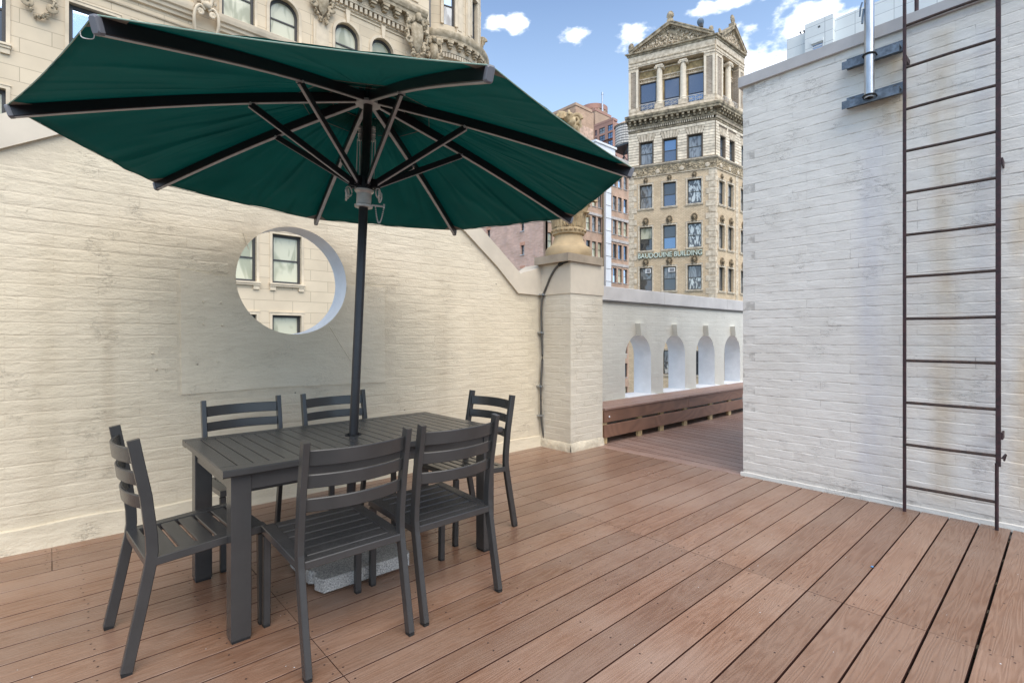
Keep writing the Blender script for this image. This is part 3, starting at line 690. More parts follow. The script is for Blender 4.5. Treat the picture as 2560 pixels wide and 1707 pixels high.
# ================================================================== PIER WITH CARVED FINIAL
pr = thing('brick_pier', (4.52, 3.95, 0), 'square painted brick pier at the end of the gable wall, carrying the carved finial', 'pier')
PX0, PX1, PY0, PY1 = 4.232, 4.80, 3.702, 4.50
g = G(); g.box(PX0, PX1, PY0, PY1, -0.2, 1.752); part('shaft', g, M_pier, pr, Matrix.Identity(4))
g = G(); g.box(PX0 - .010, PX1 + .012, PY0 - .010, PY1 + .01, 1.752, 2.098); part('cap_band', g, M_cope_cream, pr, Matrix.Identity(4))
okp = lambda x, z, a, b_: True
lay_bricks(pr, face_m((PX0, PY0, 0), (1, 0, 0)), M_pier, 0.005, 0.565, 0.10, 1.74, okp, (-4.2, -3.7, 1.27), bl=0.186, d=0.0017, soft=True)
lay_bricks(pr, face_m((PX0, PY1, 0), (0, -1, 0)), M_pier, 0.34, 0.79, 0.10, 1.74, okp, (4.2, -4.2, 1.27), bl=0.15, d=0.0017, soft=True)
g = G()
for (a, b_) in (((PX0, YL), (PX0, PY0)), ((PX0, PY0), (PX1, PY0)), ((PX1, PY0), (PX1, YL))):
    a = Vector((*a, 0)); b_ = Vector((*b_, 0)); d_ = (b_ - a).normalized(); nrm = Vector((d_.y, -d_.x, 0)); v = []
    m_ = 14
    for i in range(m_ + 1):
        p = a + (b_ - a) * (-.02 + 1.04 * i / m_); h = 0.10 + .015 * noise.noise(p * 6); w_ = .012 + .008 * noise.noise(p * 9)
        v += [p + nrm * .026 - Vector((0, 0, .02)), p + nrm * (.008 + w_) + Vector((0, 0, .03)), p + nrm * (.001 + w_) + Vector((0, 0, h * .8)), p - nrm * .002 + Vector((0, 0, h))]
    f = []
    for i in range(m_):
        for q in range(3): f.append((i * 4 + q, (i + 1) * 4 + q, (i + 1) * 4 + q + 1, i * 4 + q + 1))
    g.add(v, f)
part('base_flashing', g, M_flash, pr, Matrix.Identity(4), smooth=50)

fin = thing('stone_finial', (4.45, 3.965, 2.098), 'carved tan stone urn finial with acanthus leaves, standing on the brick pier', 'finial')
FM = T(4.45, 3.965, 0)
g = G(); g.box(-.305, .305, -.305, .215, 2.099, 2.187); part('plinth', g, M_stone_greyp, fin, FM)
g = G(); g.lathe([(0, 2.187), (.262, 2.187), (.268, 2.21), (.266, 2.27), (.250, 2.295), (.235, 2.30), (.215, 2.315), (.185, 2.36), (.166, 2.41), (.160, 2.445), (.0, 2.445)], 48, (0, -.04, 0)); part('base', g, M_stone_tan, fin, FM, smooth=35)
g = G(); g.lathe([(.155, 2.44), (.185, 2.448), (.192, 2.470), (.192, 2.500), (.178, 2.520), (.16, 2.525)], 48, (0, -.04, 0))
for i in range(22):
    a = 2 * pi * i / 22; g.blob((.190 * cos(a), -.04 + .190 * sin(a), 2.487), (.022, .022, .017), .15)
part('wreath', g, M_stone_orn, fin, FM, smooth=50)
g = G(); g.lathe([(.15, 2.52), (.168, 2.56), (.178, 2.68), (.192, 2.80), (.225, 2.90), (.25, 2.95), (.24, 3.0), (.20, 3.05), (.15, 3.12), (.12, 3.3), (.15, 3.42), (.12, 3.5), (0, 3.52)], 40, (0, -.04, 0)); part('bell', g, M_stone_orn, fin, FM, smooth=50)
def leaf_mesh(H_, W_, out, curl):
    g = G(); n = 9; k = 7; v = []
    for i in range(n + 1):
        t_ = i / n; w_ = W_ * (sin(pi * (0.12 + .80 * t_)) ** .6) * (1 + .16 * sin(t_ * 22))
        z = H_ * (t_ if t_ < .8 else .8 + (t_ - .8) * .2 - (t_ - .8) ** 2 * 2.2); r = out * t_ ** 2.2 + curl * max(0, t_ - .72) * 2.4
        for j in range(k):
            s_ = -1 + 2 * j / (k - 1); rid = .012 * (1 - abs(s_)) + .010 * cos(s_ * 9)
            v.append((s_ * w_ / 2, -(r + rid) - .004, z - abs(s_) * .012))
    f = [(i * k + j, i * k + j + 1, (i + 1) * k + j + 1, (i + 1) * k + j) for i in range(n) for j in range(k - 1)]
    back = len(v); v += [(a, b_ + .018, c) for a, b_, c in v]
    f += [tuple(back + q for q in reversed(x)) for x in f]
    for i in range(n):
        f += [(i * k, (i + 1) * k, back + (i + 1) * k, back + i * k), ((i + 1) * k + k - 1, i * k + k - 1, back + i * k + k - 1, back + (i + 1) * k + k - 1)]
    f += [tuple([n * k + j for j in range(k)] + [back + n * k + j for j in reversed(range(k))])]
    g.add(v, f); return g
lm1 = mesh('acanthus_leaf', leaf_mesh(.22, .115, .05, .05), M_stone_orn, 60); lm2 = mesh('acanthus_leaf', leaf_mesh(.40, .125, .10, .07), M_stone_orn, 60)
lm3 = mesh('acanthus_leaf', leaf_mesh(.30, .10, .05, .09), M_stone_orn, 60)
for i in range(8):
    a = 2 * pi * (i + .3) / 8
    put('acanthus_leaf', lm1, fin, T(4.45, 3.925, 2.52) @ Matrix.Rotation(a, 4, 'Z') @ T(0, -.165, 0))
    put('acanthus_leaf', lm2, fin, T(4.45, 3.925, 2.53) @ Matrix.Rotation(a + pi / 8, 4, 'Z') @ T(0, -.172, 0))
    put('acanthus_leaf', lm3, fin, T(4.45, 3.925, 3.30) @ Matrix.Rotation(a, 4, 'Z') @ T(0, -.10, 0))
def spiral(c, r, ax, up_, turns=1.6, n=22, th=.02, w=.03, g=None):
    c = Vector(c); ax = Vector(ax).normalized(); up_ = Vector(up_).normalized(); nr = ax.cross(up_); pts = []; sc = []
    for i in range(n + 1):
        t_ = i / n; a = t_ * turns * 2 * pi; rr = r * (1 - .78 * t_); pts.append(c + ax * rr * cos(a) + up_ * rr * sin(a)); sc.append(1 - .5 * t_)
    (g or G()).sweep(pts, rect(w, th, th * .3), nr, scale=sc)
for i in range(4):
    a = radians(45 + 90 * i + 8); g = G(); dx_, dy_ = cos(a), sin(a)
    spiral((.27 * dx_, -.04 + .27 * dy_, 2.90), .072, (dx_, dy_, 0), (0, 0, 1), g=g, th=.03, w=.05)
    g.sweep([(.17 * dx_, -.04 + .17 * dy_, 2.66), (.20 * dx_, -.04 + .20 * dy_, 2.80), (.26 * dx_, -.04 + .26 * dy_, 2.93), (.33 * dx_, -.04 + .33 * dy_, 2.95)], rect(.05, .03, .008), (dx_, dy_, 0))
    part('volute', g, M_stone_orn, fin, FM, smooth=40)
g = G()
for i in range(26):
    a = random.uniform(0, 2 * pi); z = random.uniform(3.5, 3.86); r = .09 * (1 - ((z - 3.68) / .26) ** 2) + .03
    g.blob((r * cos(a), -.04 + r * sin(a), z), (.055, .05, .06), .3, 7, 6)
for i in range(5):
    a = i * 1.3; spiral((.085 * cos(a), -.04 + .085 * sin(a), 3.78), .07, (cos(a), sin(a), 0), (0, 0, 1), g=g, th=.03, w=.045)
part('top_scrolls', g, M_stone_orn, fin, FM, smooth=50)

# conduit climbing the corner
g = G()
cp = [(4.315, 4.10, -0.03), (4.255, 4.115, 0.05), (4.205, 4.125, 0.31), (4.20, 4.128, 0.70), (4.222, 4.128, 1.0), (4.215, 4.128, 1.3), (4.205, 4.125, 1.6), (4.212, 4.10, 1.75), (4.210, 4.04, 1.86), (4.210, 3.98, 1.96), (4.212, 3.90, 2.05), (4.215, 3.82, 2.092)]
def smoothpath(p, k=5):
    p = [Vector(q) for q in p]; out = []
    for i in range(len(p) - 1):
        a, b_, c, d = p[max(i - 1, 0)], p[i], p[i + 1], p[min(i + 2, len(p) - 1)]
        for j in range(k):
            t_ = j / k; out.append(.5 * ((2 * b_) + (c - a) * t_ + (2 * a - 5 * b_ + 4 * c - d) * t_ ** 2 + (3 * b_ - a - 3 * c + d) * t_ ** 3))
    out.append(p[-1]); return out
g.tube(smoothpath(cp), 0.0125, 8)
cnd = part('conduit', g, M_conduit, None, Matrix.Identity(4), smooth=60)
tag(cnd, 'thin grey conduit running up the inner corner between gable wall and pier', 'conduit')
for z, x, y in ((0.36, 4.205, 4.128), (0.70, 4.20, 4.128), (1.32, 4.215, 4.128), (1.76, 4.212, 4.10)):
    g = G(); g.box(x - .035, x + .035, y - .008, y + .044, z - .008, z + .008); g.box(x - .018, x + .018, y - .018, y - .006, z - .010, z + .010); part('clip', g, M_galv, cnd, Matrix.Identity(4))
g = G(); g.tube([(4.205, 3.85, 2.075), (4.205, 3.79, 2.10), (4.20, 3.72, 2.106)], 0.02, 8); part('end_fitting', g, M_foot, cnd, Matrix.Identity(4))

# ================================================================== ARCADED PARAPET
ap = thing('arcade_parapet', (7.6, YL, 0), 'low pale parapet wall with a row of arched openings behind the bench', 'wall')
archs = [(5.914, 6.566), (6.898, 7.552), (7.905, 8.56), (8.92, 9.575), (9.93, 10.58)]
def archpoly(a, b_, z0, zt, n=20):
    r = (b_ - a) / 2; zs = zt - r; c = (a + b_) / 2
    return [(a, z0), (b_, z0)] + [(c + r * cos(pi * i / n), zs + r * sin(pi * i / n)) for i in range(n + 1)]
g = G(); g.plate([(4.81, -.25), (11.2, -.25), (11.2, 1.757), (4.81, 1.757)], [archpoly(a, b_, .43, 1.30) for a, b_ in archs], 0, .30, hole_mi=1)
part('wall', g, [M_parapet, M_sill], ap, MI, smooth=30)
def ok_ap(x, z, a, b_):
    for l, r in archs:
        if l - a - .01 < x < r + a + .01 and .40 - b_ < z < 1.30 + b_ + .01:
            c = (l + r) / 2; R_ = (r - l) / 2
            if z < 1.30 - R_ or (abs(x - c) - a * .6) ** 2 + (z - b_ - (1.30 - R_)) ** 2 < R_ ** 2: return False
            if abs(x - c) < .13 + a: return False
    return True
lay_bricks(ap, MI, M_parapet, 5.0, 10.9, .43, 1.73, ok_ap, (0, -4.17, 1.27), d=0.0008, soft=True)
for l, r in archs:
    c = (l + r) / 2; g = G(); g.plate([(c - .055, 1.285), (c + .055, 1.285), (c + .088, 1.46), (c - .088, 1.46)], [], -.085, .02); part('keystone', g, M_parapet, ap, MI)
    g = G(); g.box(l - .002, r + .09, -.055, .29, .405, .432); part('sill', g, M_sill, ap, MI)
g = G(); g.box(5.45, 10.9, -.045, 0, .385, .412); part('ledge', g, M_parapet, ap, MI)
for a, b_ in ((4.815, 6.90), (6.904, 9.0), (9.004, 11.2)):
    g = G(); g.cbox(a, b_, -.022, .34, 1.757, 1.945, .006); part('coping', g, M_coping, ap, MI)
g = G(); g.tube([(4.85, -.02, 1.742), (6.2, -.022, 1.742), (7.4, -.02, 1.744), (11, -.02, 1.742)], .010, 6); part('cable', g, M_conduit, ap, MI)

# ---- bench of deck boards along the parapet
bn = thing('slatted_bench', (6.8, 3.9, 0), 'long red-brown bench of deck boards on raw pine posts under the arches', 'bench')
for x0, x1 in ((4.83, 6.797), (6.803, 9.9)):
    for a, b_ in ((3.688, 3.832), (3.838, 3.982), (3.988, 4.128)):
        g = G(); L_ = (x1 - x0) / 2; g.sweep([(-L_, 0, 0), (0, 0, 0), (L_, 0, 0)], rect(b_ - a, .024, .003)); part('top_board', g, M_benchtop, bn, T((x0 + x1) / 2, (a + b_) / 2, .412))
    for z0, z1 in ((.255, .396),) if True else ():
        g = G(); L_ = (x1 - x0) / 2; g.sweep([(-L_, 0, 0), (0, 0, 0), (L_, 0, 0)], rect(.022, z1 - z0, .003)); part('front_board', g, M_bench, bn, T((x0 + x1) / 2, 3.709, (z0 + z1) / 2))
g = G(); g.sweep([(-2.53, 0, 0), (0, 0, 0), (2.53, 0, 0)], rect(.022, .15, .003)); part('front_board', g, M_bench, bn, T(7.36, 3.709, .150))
for x in (4.87, 5.607, 6.127, 6.752, 7.523, 8.164, 8.85, 9.5):
    g = G(); g.box(-.045, .045, 0, .035, 0.0, .40); g.box(-.02, .02, .035, .38, .33, .40); part('post', g, M_pine, bn, T(x, 3.722, 0))
for z in (.32,):
    g = G(); g.lathe([(0, 0), (.008, .001), (.011, .008), (.008, .014), (0, .016)], 10); part('knob', g, M_sill, bn, T(4.915, 3.697, z) @ Matrix.Rotation(pi / 2, 4, 'X'), smooth=60)

# ================================================================== RIGHT BULKHEAD WALL
XR = 4.722
rw = thing('bulkhead_wall', (XR, 0.5, 0), 'tall white painted brick wall with rust streaks at the right, carrying the ladder', 'wall')
RM = face_m((XR, 2.03, 0), (0, -1, 0))
g = G(); g.box(0, 5.6, 0, 3.2, -.25, 3.563); part('wall', g, M_right_joint, rw, RM)
lay_bricks(rw, RM, M_right, 0.0, 4.6, .055, 3.56, lambda x, z, a, b_: True, (2.03, -4.72, 1.27), d=0.0030)
g = G(); g.box(-.03, 5.63, -.035, 3.23, 3.563, 3.655); part('coping', g, M_coping_r, rw, RM)
g = G(); v = []; n = 60
for i in range(n + 1):
    x = -.02 + 5.6 * i / n; h = .028 + .010 * noise.noise(Vector((x * 6, 1, 0)))
    v += [(x, -.018, -.02), (x, -.010 - .005 * noise.noise(Vector((x * 9, 4, 0))), .012), (x, -.010, h * .8), (x, .0, h)]
g.add(v, [(i * 4 + q, (i + 1) * 4 + q, (i + 1) * 4 + q + 1, i * 4 + q + 1) for i in range(n) for q in range(3)])
part('base_flashing', g, M_right, rw, RM, smooth=50)

# ---- fixed ladder
ld = thing('wall_ladder', (4.60, .565, 0), 'dark rusty steel ladder fixed up the white brick wall', 'ladder')
I4 = Matrix.Identity(4)
for y in (.812, .318):
    g = G(); g.cbox(4.592, 4.610, y - (.010 if y > .5 else .013), y + (.010 if y > .5 else .013), (.0 if y > .5 else .42), 4.85, .002); part('rail', g, M_rust, ld, I4)
g = G(); g.tube([(4.60, .325, 0.0), (4.60, .325, .44)], .010, 8); part('rail_extension', g, M_rust, ld, I4)
g = G(); g.tube([(4.62, .302, .47), (4.63, .285, .50), (4.66, .285, .49), (4.66, .295, .45)], .006, 6); part('hook', g, M_rust, ld, I4)
for i in range(15):
    z = .184 + i * .3045; g = G()
    g.tube([(4.603 + random.uniform(-.002, .002), .806, z), (4.603, .56, z + random.uniform(-.003, .003)), (4.603, .324, z)], .0105, 8); part('rung', g, M_rung, ld, I4, smooth=60)
for y in (.812, .318):
    for z in ((3.30,) if y > .5 else (.62, 2.42)):
        g = G(); g.box(4.60, 4.723, y - .012, y + .012, z - .02, z + .02) if y > .5 else g.box(4.60, 4.723, y - .022, y - .013, z - .022, z + .022); part('standoff', g, M_rust, ld, I4)
gn_ = G(); gn_.tube([(5.02, .81, 3.655), (5.02, .81, 4.85)], .014, 8); part('return_rail', gn_, M_rust, ld, I4)

# ---- galvanised pipe on two brackets
gp = thing('steel_mast', (4.56, 1.022, 3.10), 'galvanised steel mast clamped to the top of the white brick wall beside the ladder', 'mast')
g = G(); g.lathe([(.026, 0), (.033, .004), (.033, 1.6), (.026, 1.6)], 28); part('pipe', g, M_galv, gp, T(4.575, 1.022, 3.075), smooth=40)
g = G(); g.lathe([(.0, 0.02), (.026, .018), (.026, .05)], 20); part('bore', g, M_foot, gp, T(4.575, 1.022, 3.075))
for z in (3.40, 3.09):
    br_ = put('bracket', mesh('bracket', G().box(4.612, 4.618, .845, 1.212, z - .03, z + .03).box(4.618, 4.70, .845, 1.212, z + .024, z + .030).box(4.695, 4.7205, .838, 1.20, z + .0, z + .082), M_bluesteel), gp, I4)
    for y in (.885, 1.155):
        g = G(); g.lathe([(0, 0), (.016, 0), (.016, .008), (.009, .008), (.009, .02), (0, .02)], 6); part('bolt', g, M_conduit, br_, T(4.6955, y, z + .055) @ Matrix.Rotation(-pi / 2, 4, 'Y'))
    g = G(); pts = [(4.575 + .040 * cos(a), 1.022 + .040 * sin(a), z) for a in [pi * (.45 + 1.1 * i / 14) for i in range(15)]]
    g.tube([(4.64, 1.022 + .040, z)] + pts + [(4.64, 1.022 - .040, z)], .006, 6); part('u_bolt', g, M_foot, gp, I4, smooth=60)
g = G(); g.tube([(4.553, 1.052, 3.75), (4.549, 1.058, 3.69), (4.546, 1.06, 3.64)], .007, 6)
g.tube([(4.545, 1.06, 3.80), (4.54, 1.07, 3.76), (4.545, 1.075, 3.70)], .006, 6)
part('lashing_wire', g, M_dish, gp, I4)

# ================================================================== TABLE
TX0, TX1, TY0, TY1, TZ = .508, 2.0, 2.285, 3.145, .73
tb = thing('dining_table', (1.254, 2.715, 0), 'rectangular charcoal metal slatted table under the green umbrella', 'table')
HOLE = (1.237, 2.672)
g = G()
bw_ = .078
for a in ((TX0, TX1, TY0, TY0 + bw_), (TX0, TX1, TY1 - bw_, TY1)): g.cbox(a[0], a[1], a[2], a[3], TZ - .032, TZ, .006)
for a in ((TX0, TX0 + bw_ - .006, TY0 + bw_, TY1 - bw_), (TX1 - bw_ + .006, TX1, TY0 + bw_, TY1 - bw_)): g.cbox(a[0], a[1], a[2], a[3], TZ - .032, TZ, .005)
part('top_frame', g, M_alu, tb, I4)
ns = 21; px_ = (TX1 - TX0 - 2 * bw_ + .012) / ns
for i in range(ns):
    a = TX0 + bw_ - .006 + i * px_; g = G()
    xa, xb = a + .0026, a + px_ - .0026
    if xa - .03 < HOLE[0] < xb + .03:
        g.cbox(xa, xb, TY0 + bw_, HOLE[1] - .034, TZ - .014, TZ - .001, .002); g.cbox(xa, xb, HOLE[1] + .034, TY1 - bw_, TZ - .014, TZ - .001, .002)
        if xa < HOLE[0] - .03: g.box(xa, HOLE[0] - .031, HOLE[1] - .034, HOLE[1] + .034, TZ - .013, TZ - .002)
        if xb > HOLE[0] + .03: g.box(HOLE[0] + .031, xb, HOLE[1] - .034, HOLE[1] + .034, TZ - .013, TZ - .002)
    else: g.cbox(xa, xb, TY0 + bw_, TY1 - bw_, TZ - .014, TZ - .001, .002)
    part('slat', g, M_alu, tb, I4)
g = G(); g.box(TX0 + .03, TX1 - .03, TY0 + .045, TY1 - .045, TZ - .034, TZ - .028) if False else g.box(TX0 + .6, TX0 + .64, TY0 + .05, TY1 - .05, TZ - .05, TZ - .016); g.box(TX0 + .82, TX0 + .86, TY0 + .05, TY1 - .05, TZ - .05, TZ - .016); part('cross_rail', g, M_alu, tb, I4)
g = G(); z0, z1 = .628, TZ - .031
g.box(TX0 + .045, TX1 - .045, TY0 + .045, TY0 + .065, z0, z1); g.box(TX0 + .045, TX1 - .045, TY1 - .065, TY1 - .045, z0, z1)
g.box(TX0 + .045, TX0 + .065, TY0 + .065, TY1 - .065, z0, z1); g.box(TX1 - .065, TX1 - .045, TY0 + .065, TY1 - .065, z0, z1)
part('apron', g, M_alu, tb, I4)
for x in (TX0 + .038, TX1 - .038 - .078):
    for y in (TY0 + .036, TY1 - .036 - .078):
        g = G(); g.cbox(x, x + .078, y, y + .078, .012, TZ - .0325, .003); lg = part('leg', g, M_alu, tb, I4)
        g = G(); g.box(x + .004, x + .074, y + .004, y + .074, 0, .013); part('foot_pad', g, M_foot, lg, I4)
g = G(); g.lathe([(.0335, TZ - .04), (.0335, TZ + .0005), (.044, TZ + .003), (.044, TZ - .0012), (.034, TZ - .0012)], 28, (HOLE[0], HOLE[1], 0)); part('umbrella_collar', g, M_foot, tb, I4, smooth=40)

# ================================================================== CHAIRS
CG = 'charcoal slat-back chairs round the table'
ch = thing('dining_chair', (0, 0, 0), '', 'chair', CG)
KIDS[ch.name] = []
def cp_(name, g, mt=M_alu, smooth=None, parent=ch):
    o = part(name, g, mt, parent, I4, smooth); KIDS.setdefault(parent.name, []).append(o); return o
hw = .230                                            # half width to the outer side of the posts
def rear(s):
    x = s * (hw - .013)
    pts = [(x, .000, .012), (x, .042, .22), (x, .074, .39), (x, .080, .44), (x, .078, .50), (x, .060, .66), (x, .034, .80), (x, .020, .880)]
    return G().sweep(pts, rect(.026, .040, .003), (0, 1, 0))
for s in (-1, 1):
    lg = cp_('leg', rear(s)); g = G(); x = s * (hw - .013); g.box(x - .012, x + .012, -.017, .017, 0, .0125); cp_('foot_cap', g, M_foot, parent=lg)
    x = s * (hw - .016); g = G(); g.sweep([(x, .486, .012), (x, .482, .22), (x, .480, .400)], rect(.030, .030, .003), (0, 1, 0)); lg = cp_('leg', g)
    g = G(); g.box(x - .013, x + .013, .471, .499, 0, .0125); cp_('foot_cap', g, M_foot, parent=lg)
g = G()
for s in (-1, 1): g.cbox(s * (hw - .027) - .027 if s > 0 else -hw, s * hw if s > 0 else -(hw - .054), .086, .498, .412, .445, .003)
g.cbox(-(hw - .0545), hw - .0545, .448, .4975, .413, .4445, .003); g.cbox(-(hw - .0265), hw - .0265, .058, .104, .413, .4445, .003)
def slope(g): g.v = [(x, y, z - (.033 - .028 * y / .5)) for x, y, z in g.v]; return g
cp_('seat_frame', slope(g))
for i in range(5):
    a = .109 + i * .0672; g = G(); g.cbox(-(hw - .055), hw - .055, a + .004, a + .0608, .428, .4425, .003); cp_('seat_slat', slope(g))
def bow(z, h, y0, th=.012, sag=.046):
    n = 14; lean = -.25
    pts = [((hw - .027) * (-1 + 2 * i / n), y0 - sag * (1 - (-1 + 2 * i / n) ** 2), z) for i in range(n + 1)]
    return G().sweep(pts, rect(th, h, .003), (0, lean * 0.9 * -1, 1) if False else (0, -.12, 1))
for z, h, y0 in ((.813, .062, .034), (.722, .054, .050), (.628, .054, .065)): cp_('back_slat', bow(z, h, y0), smooth=35)
spots = [((.195, 2.602), -90 + 3.2, 'charcoal chair at the left short end of the table, seen from its side'),
         ((.916, 1.896), 0.5, 'charcoal chair nearest the camera, its back towards us, in front of the granite base'),
         ((1.436, 1.920), 0.8, 'charcoal chair on the near long side, right of the nearest chair, its back towards us'),
         ((2.302, 2.728), 90.0, 'charcoal chair at the far right short end of the table, toward the pier'),
         ((.900, 3.572), 180.0, 'charcoal chair between the table and gable wall, left of the umbrella pole'),
         ((1.488, 3.548), 180.5, 'charcoal chair between the table and gable wall, its back crossed by the umbrella pole')]
for i, ((x, y), a, lab) in enumerate(spots):
    M = T(x, y, 0) @ Matrix.Rotation(radians(a), 4, 'Z')
    if i == 0: ch.matrix_basis = M; WM[ch.name] = M; ch['label'] = lab
    else: copy_tree(ch, M, lab)

# ================================================================== UMBRELLA
AX = Vector((.028, -.039, 1)).normalized(); B0 = Vector((1.217, 2.698, 0))
e1 = Vector((0, 1, 0)).cross(AX).normalized(); e2 = AX.cross(e1)
UM = Matrix(((e1.x, e2.x, AX.x, B0.x), (e1.y, e2.y, AX.y, B0.y), (e1.z, e2.z, AX.z, B0.z), (0, 0, 0, 1)))
um = thing('patio_umbrella', (1.217, 2.698, 0), 'big octagonal dark green market umbrella leaning through the table', 'umbrella')
RR, SRIM, SHUB, PH = 1.426, 2.143, 2.580, 10.805
def rot(a, r, z): return Vector((r * cos(a), r * sin(a), z))
g = G(); g.lathe([(0, .05), (.0245, .05), (.0245, 2.62), (.012, 2.66), (0, 2.66)], 28); part('pole', g, M_pole, um, UM, smooth=40)
g = G(); g.lathe([(.026, 2.545), (.066, 2.545), (.068, 2.552), (.066, 2.56), (.03, 2.562)], 32)
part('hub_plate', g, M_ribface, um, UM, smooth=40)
g = G(); g.lathe([(.026, 2.562), (.050, 2.562), (.052, 2.60), (.03, 2.615)], 20)
for k in range(8):
    a = PH + k * pi / 4; g.sweep([rot(a - .13, .045, 2.585), rot(a - .06, .085, 2.585)], rect(.004, .04), (0, 0, 1)); g.sweep([rot(a + .13, .045, 2.585), rot(a + .06, .085, 2.585)], rect(.004, .04), (0, 0, 1))
part('hub', g, M_rib, um, UM, smooth=40)
def ribz(t_): return SHUB + (SRIM - SHUB) * t_ - .0 + .030 * sin(pi * t_) * .6
for k in range(8):
    a = PH + k * pi / 4; td = rot(a, 1, 0)
    pts = [rot(a, .06 + (RR - .06) * i / 8, ribz(i / 8)) for i in range(9)]
    dn = -.008
    g = G(); g.sweep([p + Vector((0, 0, dn)) for p in pts], rect(.026, .046, .003), (0, 0, 1))
    rb = part('rib', g, M_rib, um, UM)
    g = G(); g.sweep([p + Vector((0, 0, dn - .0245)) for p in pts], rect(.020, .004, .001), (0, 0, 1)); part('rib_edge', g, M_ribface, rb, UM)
    g = G(); p1 = pts[-1] + Vector((0, 0, dn)); dd = (pts[-1] - pts[-2]).normalized(); g.sweep([p1 - dd * .004, p1 + dd * .010, p1 + dd * .014], rect(.029, .052, .006), (0, 0, 1), scale=[1, 1, .8]); part('end_cap', g, M_cap, rb, UM)
    j = rot(a, .06 + (RR - .06) * .375, ribz(.375) - .036); s0 = rot(a, .062, 2.115)
    g = G(); g.sweep([s0, s0.lerp(j, .5), j], rect(.018, .030, .003), (0, 0, 1)); st = part('strut', g, M_rib, um, UM)
    dn2 = (j - s0).cross(rot(a + pi / 2, 1, 0)).normalized(); dn2 = dn2 if dn2.z < 0 else -dn2
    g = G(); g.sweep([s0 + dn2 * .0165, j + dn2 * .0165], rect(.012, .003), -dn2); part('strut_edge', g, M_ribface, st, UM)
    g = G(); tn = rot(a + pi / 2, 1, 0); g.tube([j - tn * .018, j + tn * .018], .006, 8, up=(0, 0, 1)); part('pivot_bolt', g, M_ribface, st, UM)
g = G(); g.lathe([(.026, 2.075), (.045, 2.075), (.047, 2.12), (.045, 2.15), (.026, 2.15)], 24)
for k in range(8):
    a = PH + k * pi / 4
    for s_ in (-.16, .16): g.sweep([rot(a + s_, .040, 2.115), rot(a + s_ * .65, .085, 2.115)], rect(.004, .045), (0, 0, 1))
part('runner_yoke', g, M_rib, um, UM, smooth=40)
g = G(); g.lathe([(.0255, 1.985), (.048, 1.985), (.049, 1.997), (.040, 2.002), (.040, 2.06), (.052, 2.072), (.052, 2.08), (.026, 2.085)], 32); part('runner', g, M_cast, um, UM, smooth=35)
for sgn, z_ in ((1, 2.36), (-1, 2.36)):
    g = G(); aa = radians(0 if sgn > 0 else 180) + radians(-42)
    c_ = rot(aa, .036, 2.38)
    for q in (0, .03): g.lathe([(0, -.006), (.013, -.006), (.009, 0), (.013, .006), (0, .006)], 14, tuple(c_ + Vector((0, 0, q))))
    g.box(c_.x - .008, c_.x + .008, c_.y - .008, c_.y + .008, c_.z - .03, c_.z + .05); part('pulley_block', g, M_cast, um, UM, smooth=40)
    for q, oo in ((0, .0), (1, .014)):
        g = G(); p0_ = rot(aa, .034 + oo, 2.36); p1_ = rot(aa, .030 + oo * 1.4, 2.09); g.tube([p0_, p0_.lerp(p1_, .5) + Vector((.002, 0, 0)), p1_], .0038, 6); part('cord', g, M_rope, um, UM)
for aa, r0 in ((radians(138), .085), (radians(-35), .075)):
    g = G()
    for q in range(3):
        c_ = rot(aa, r0 + .006 * q, 2.07 - .012 * q); pts = [c_ + Vector((.026 * cos(b_) * cos(aa + 1.2 + q * .4), .026 * cos(b_) * sin(aa + 1.2 + q * .4), .026 * sin(b_))) for b_ in [2 * pi * i / 16 for i in range(16)]]
        g.tube(pts, .004, 6, closed=True)
    part('cord_loop', g, M_rope, um, UM, smooth=60)
g = G(); aa = radians(-42); g.tube([rot(aa, .046, 2.0), rot(aa, .115, 1.995)], .0055, 8); g.tube([rot(aa, .112, 1.985), rot(aa, .112, 2.008)], .005, 6); part('locking_pin', g, M_cast, um, UM, smooth=50)
g = G(); N_ = 26
cpts = [rot(aa, .066 + .046 * (i / N_), 1.99 - .085 * (1 - (2 * i / N_ - 1) ** 2)) for i in range(N_ + 1)]
for i in range(N_ + 1):
    g.blob(tuple(cpts[i]), (.0045, .0045, .0050), 0, 6, 4)
part('pin_chain', g, M_cast, um, UM, smooth=60)

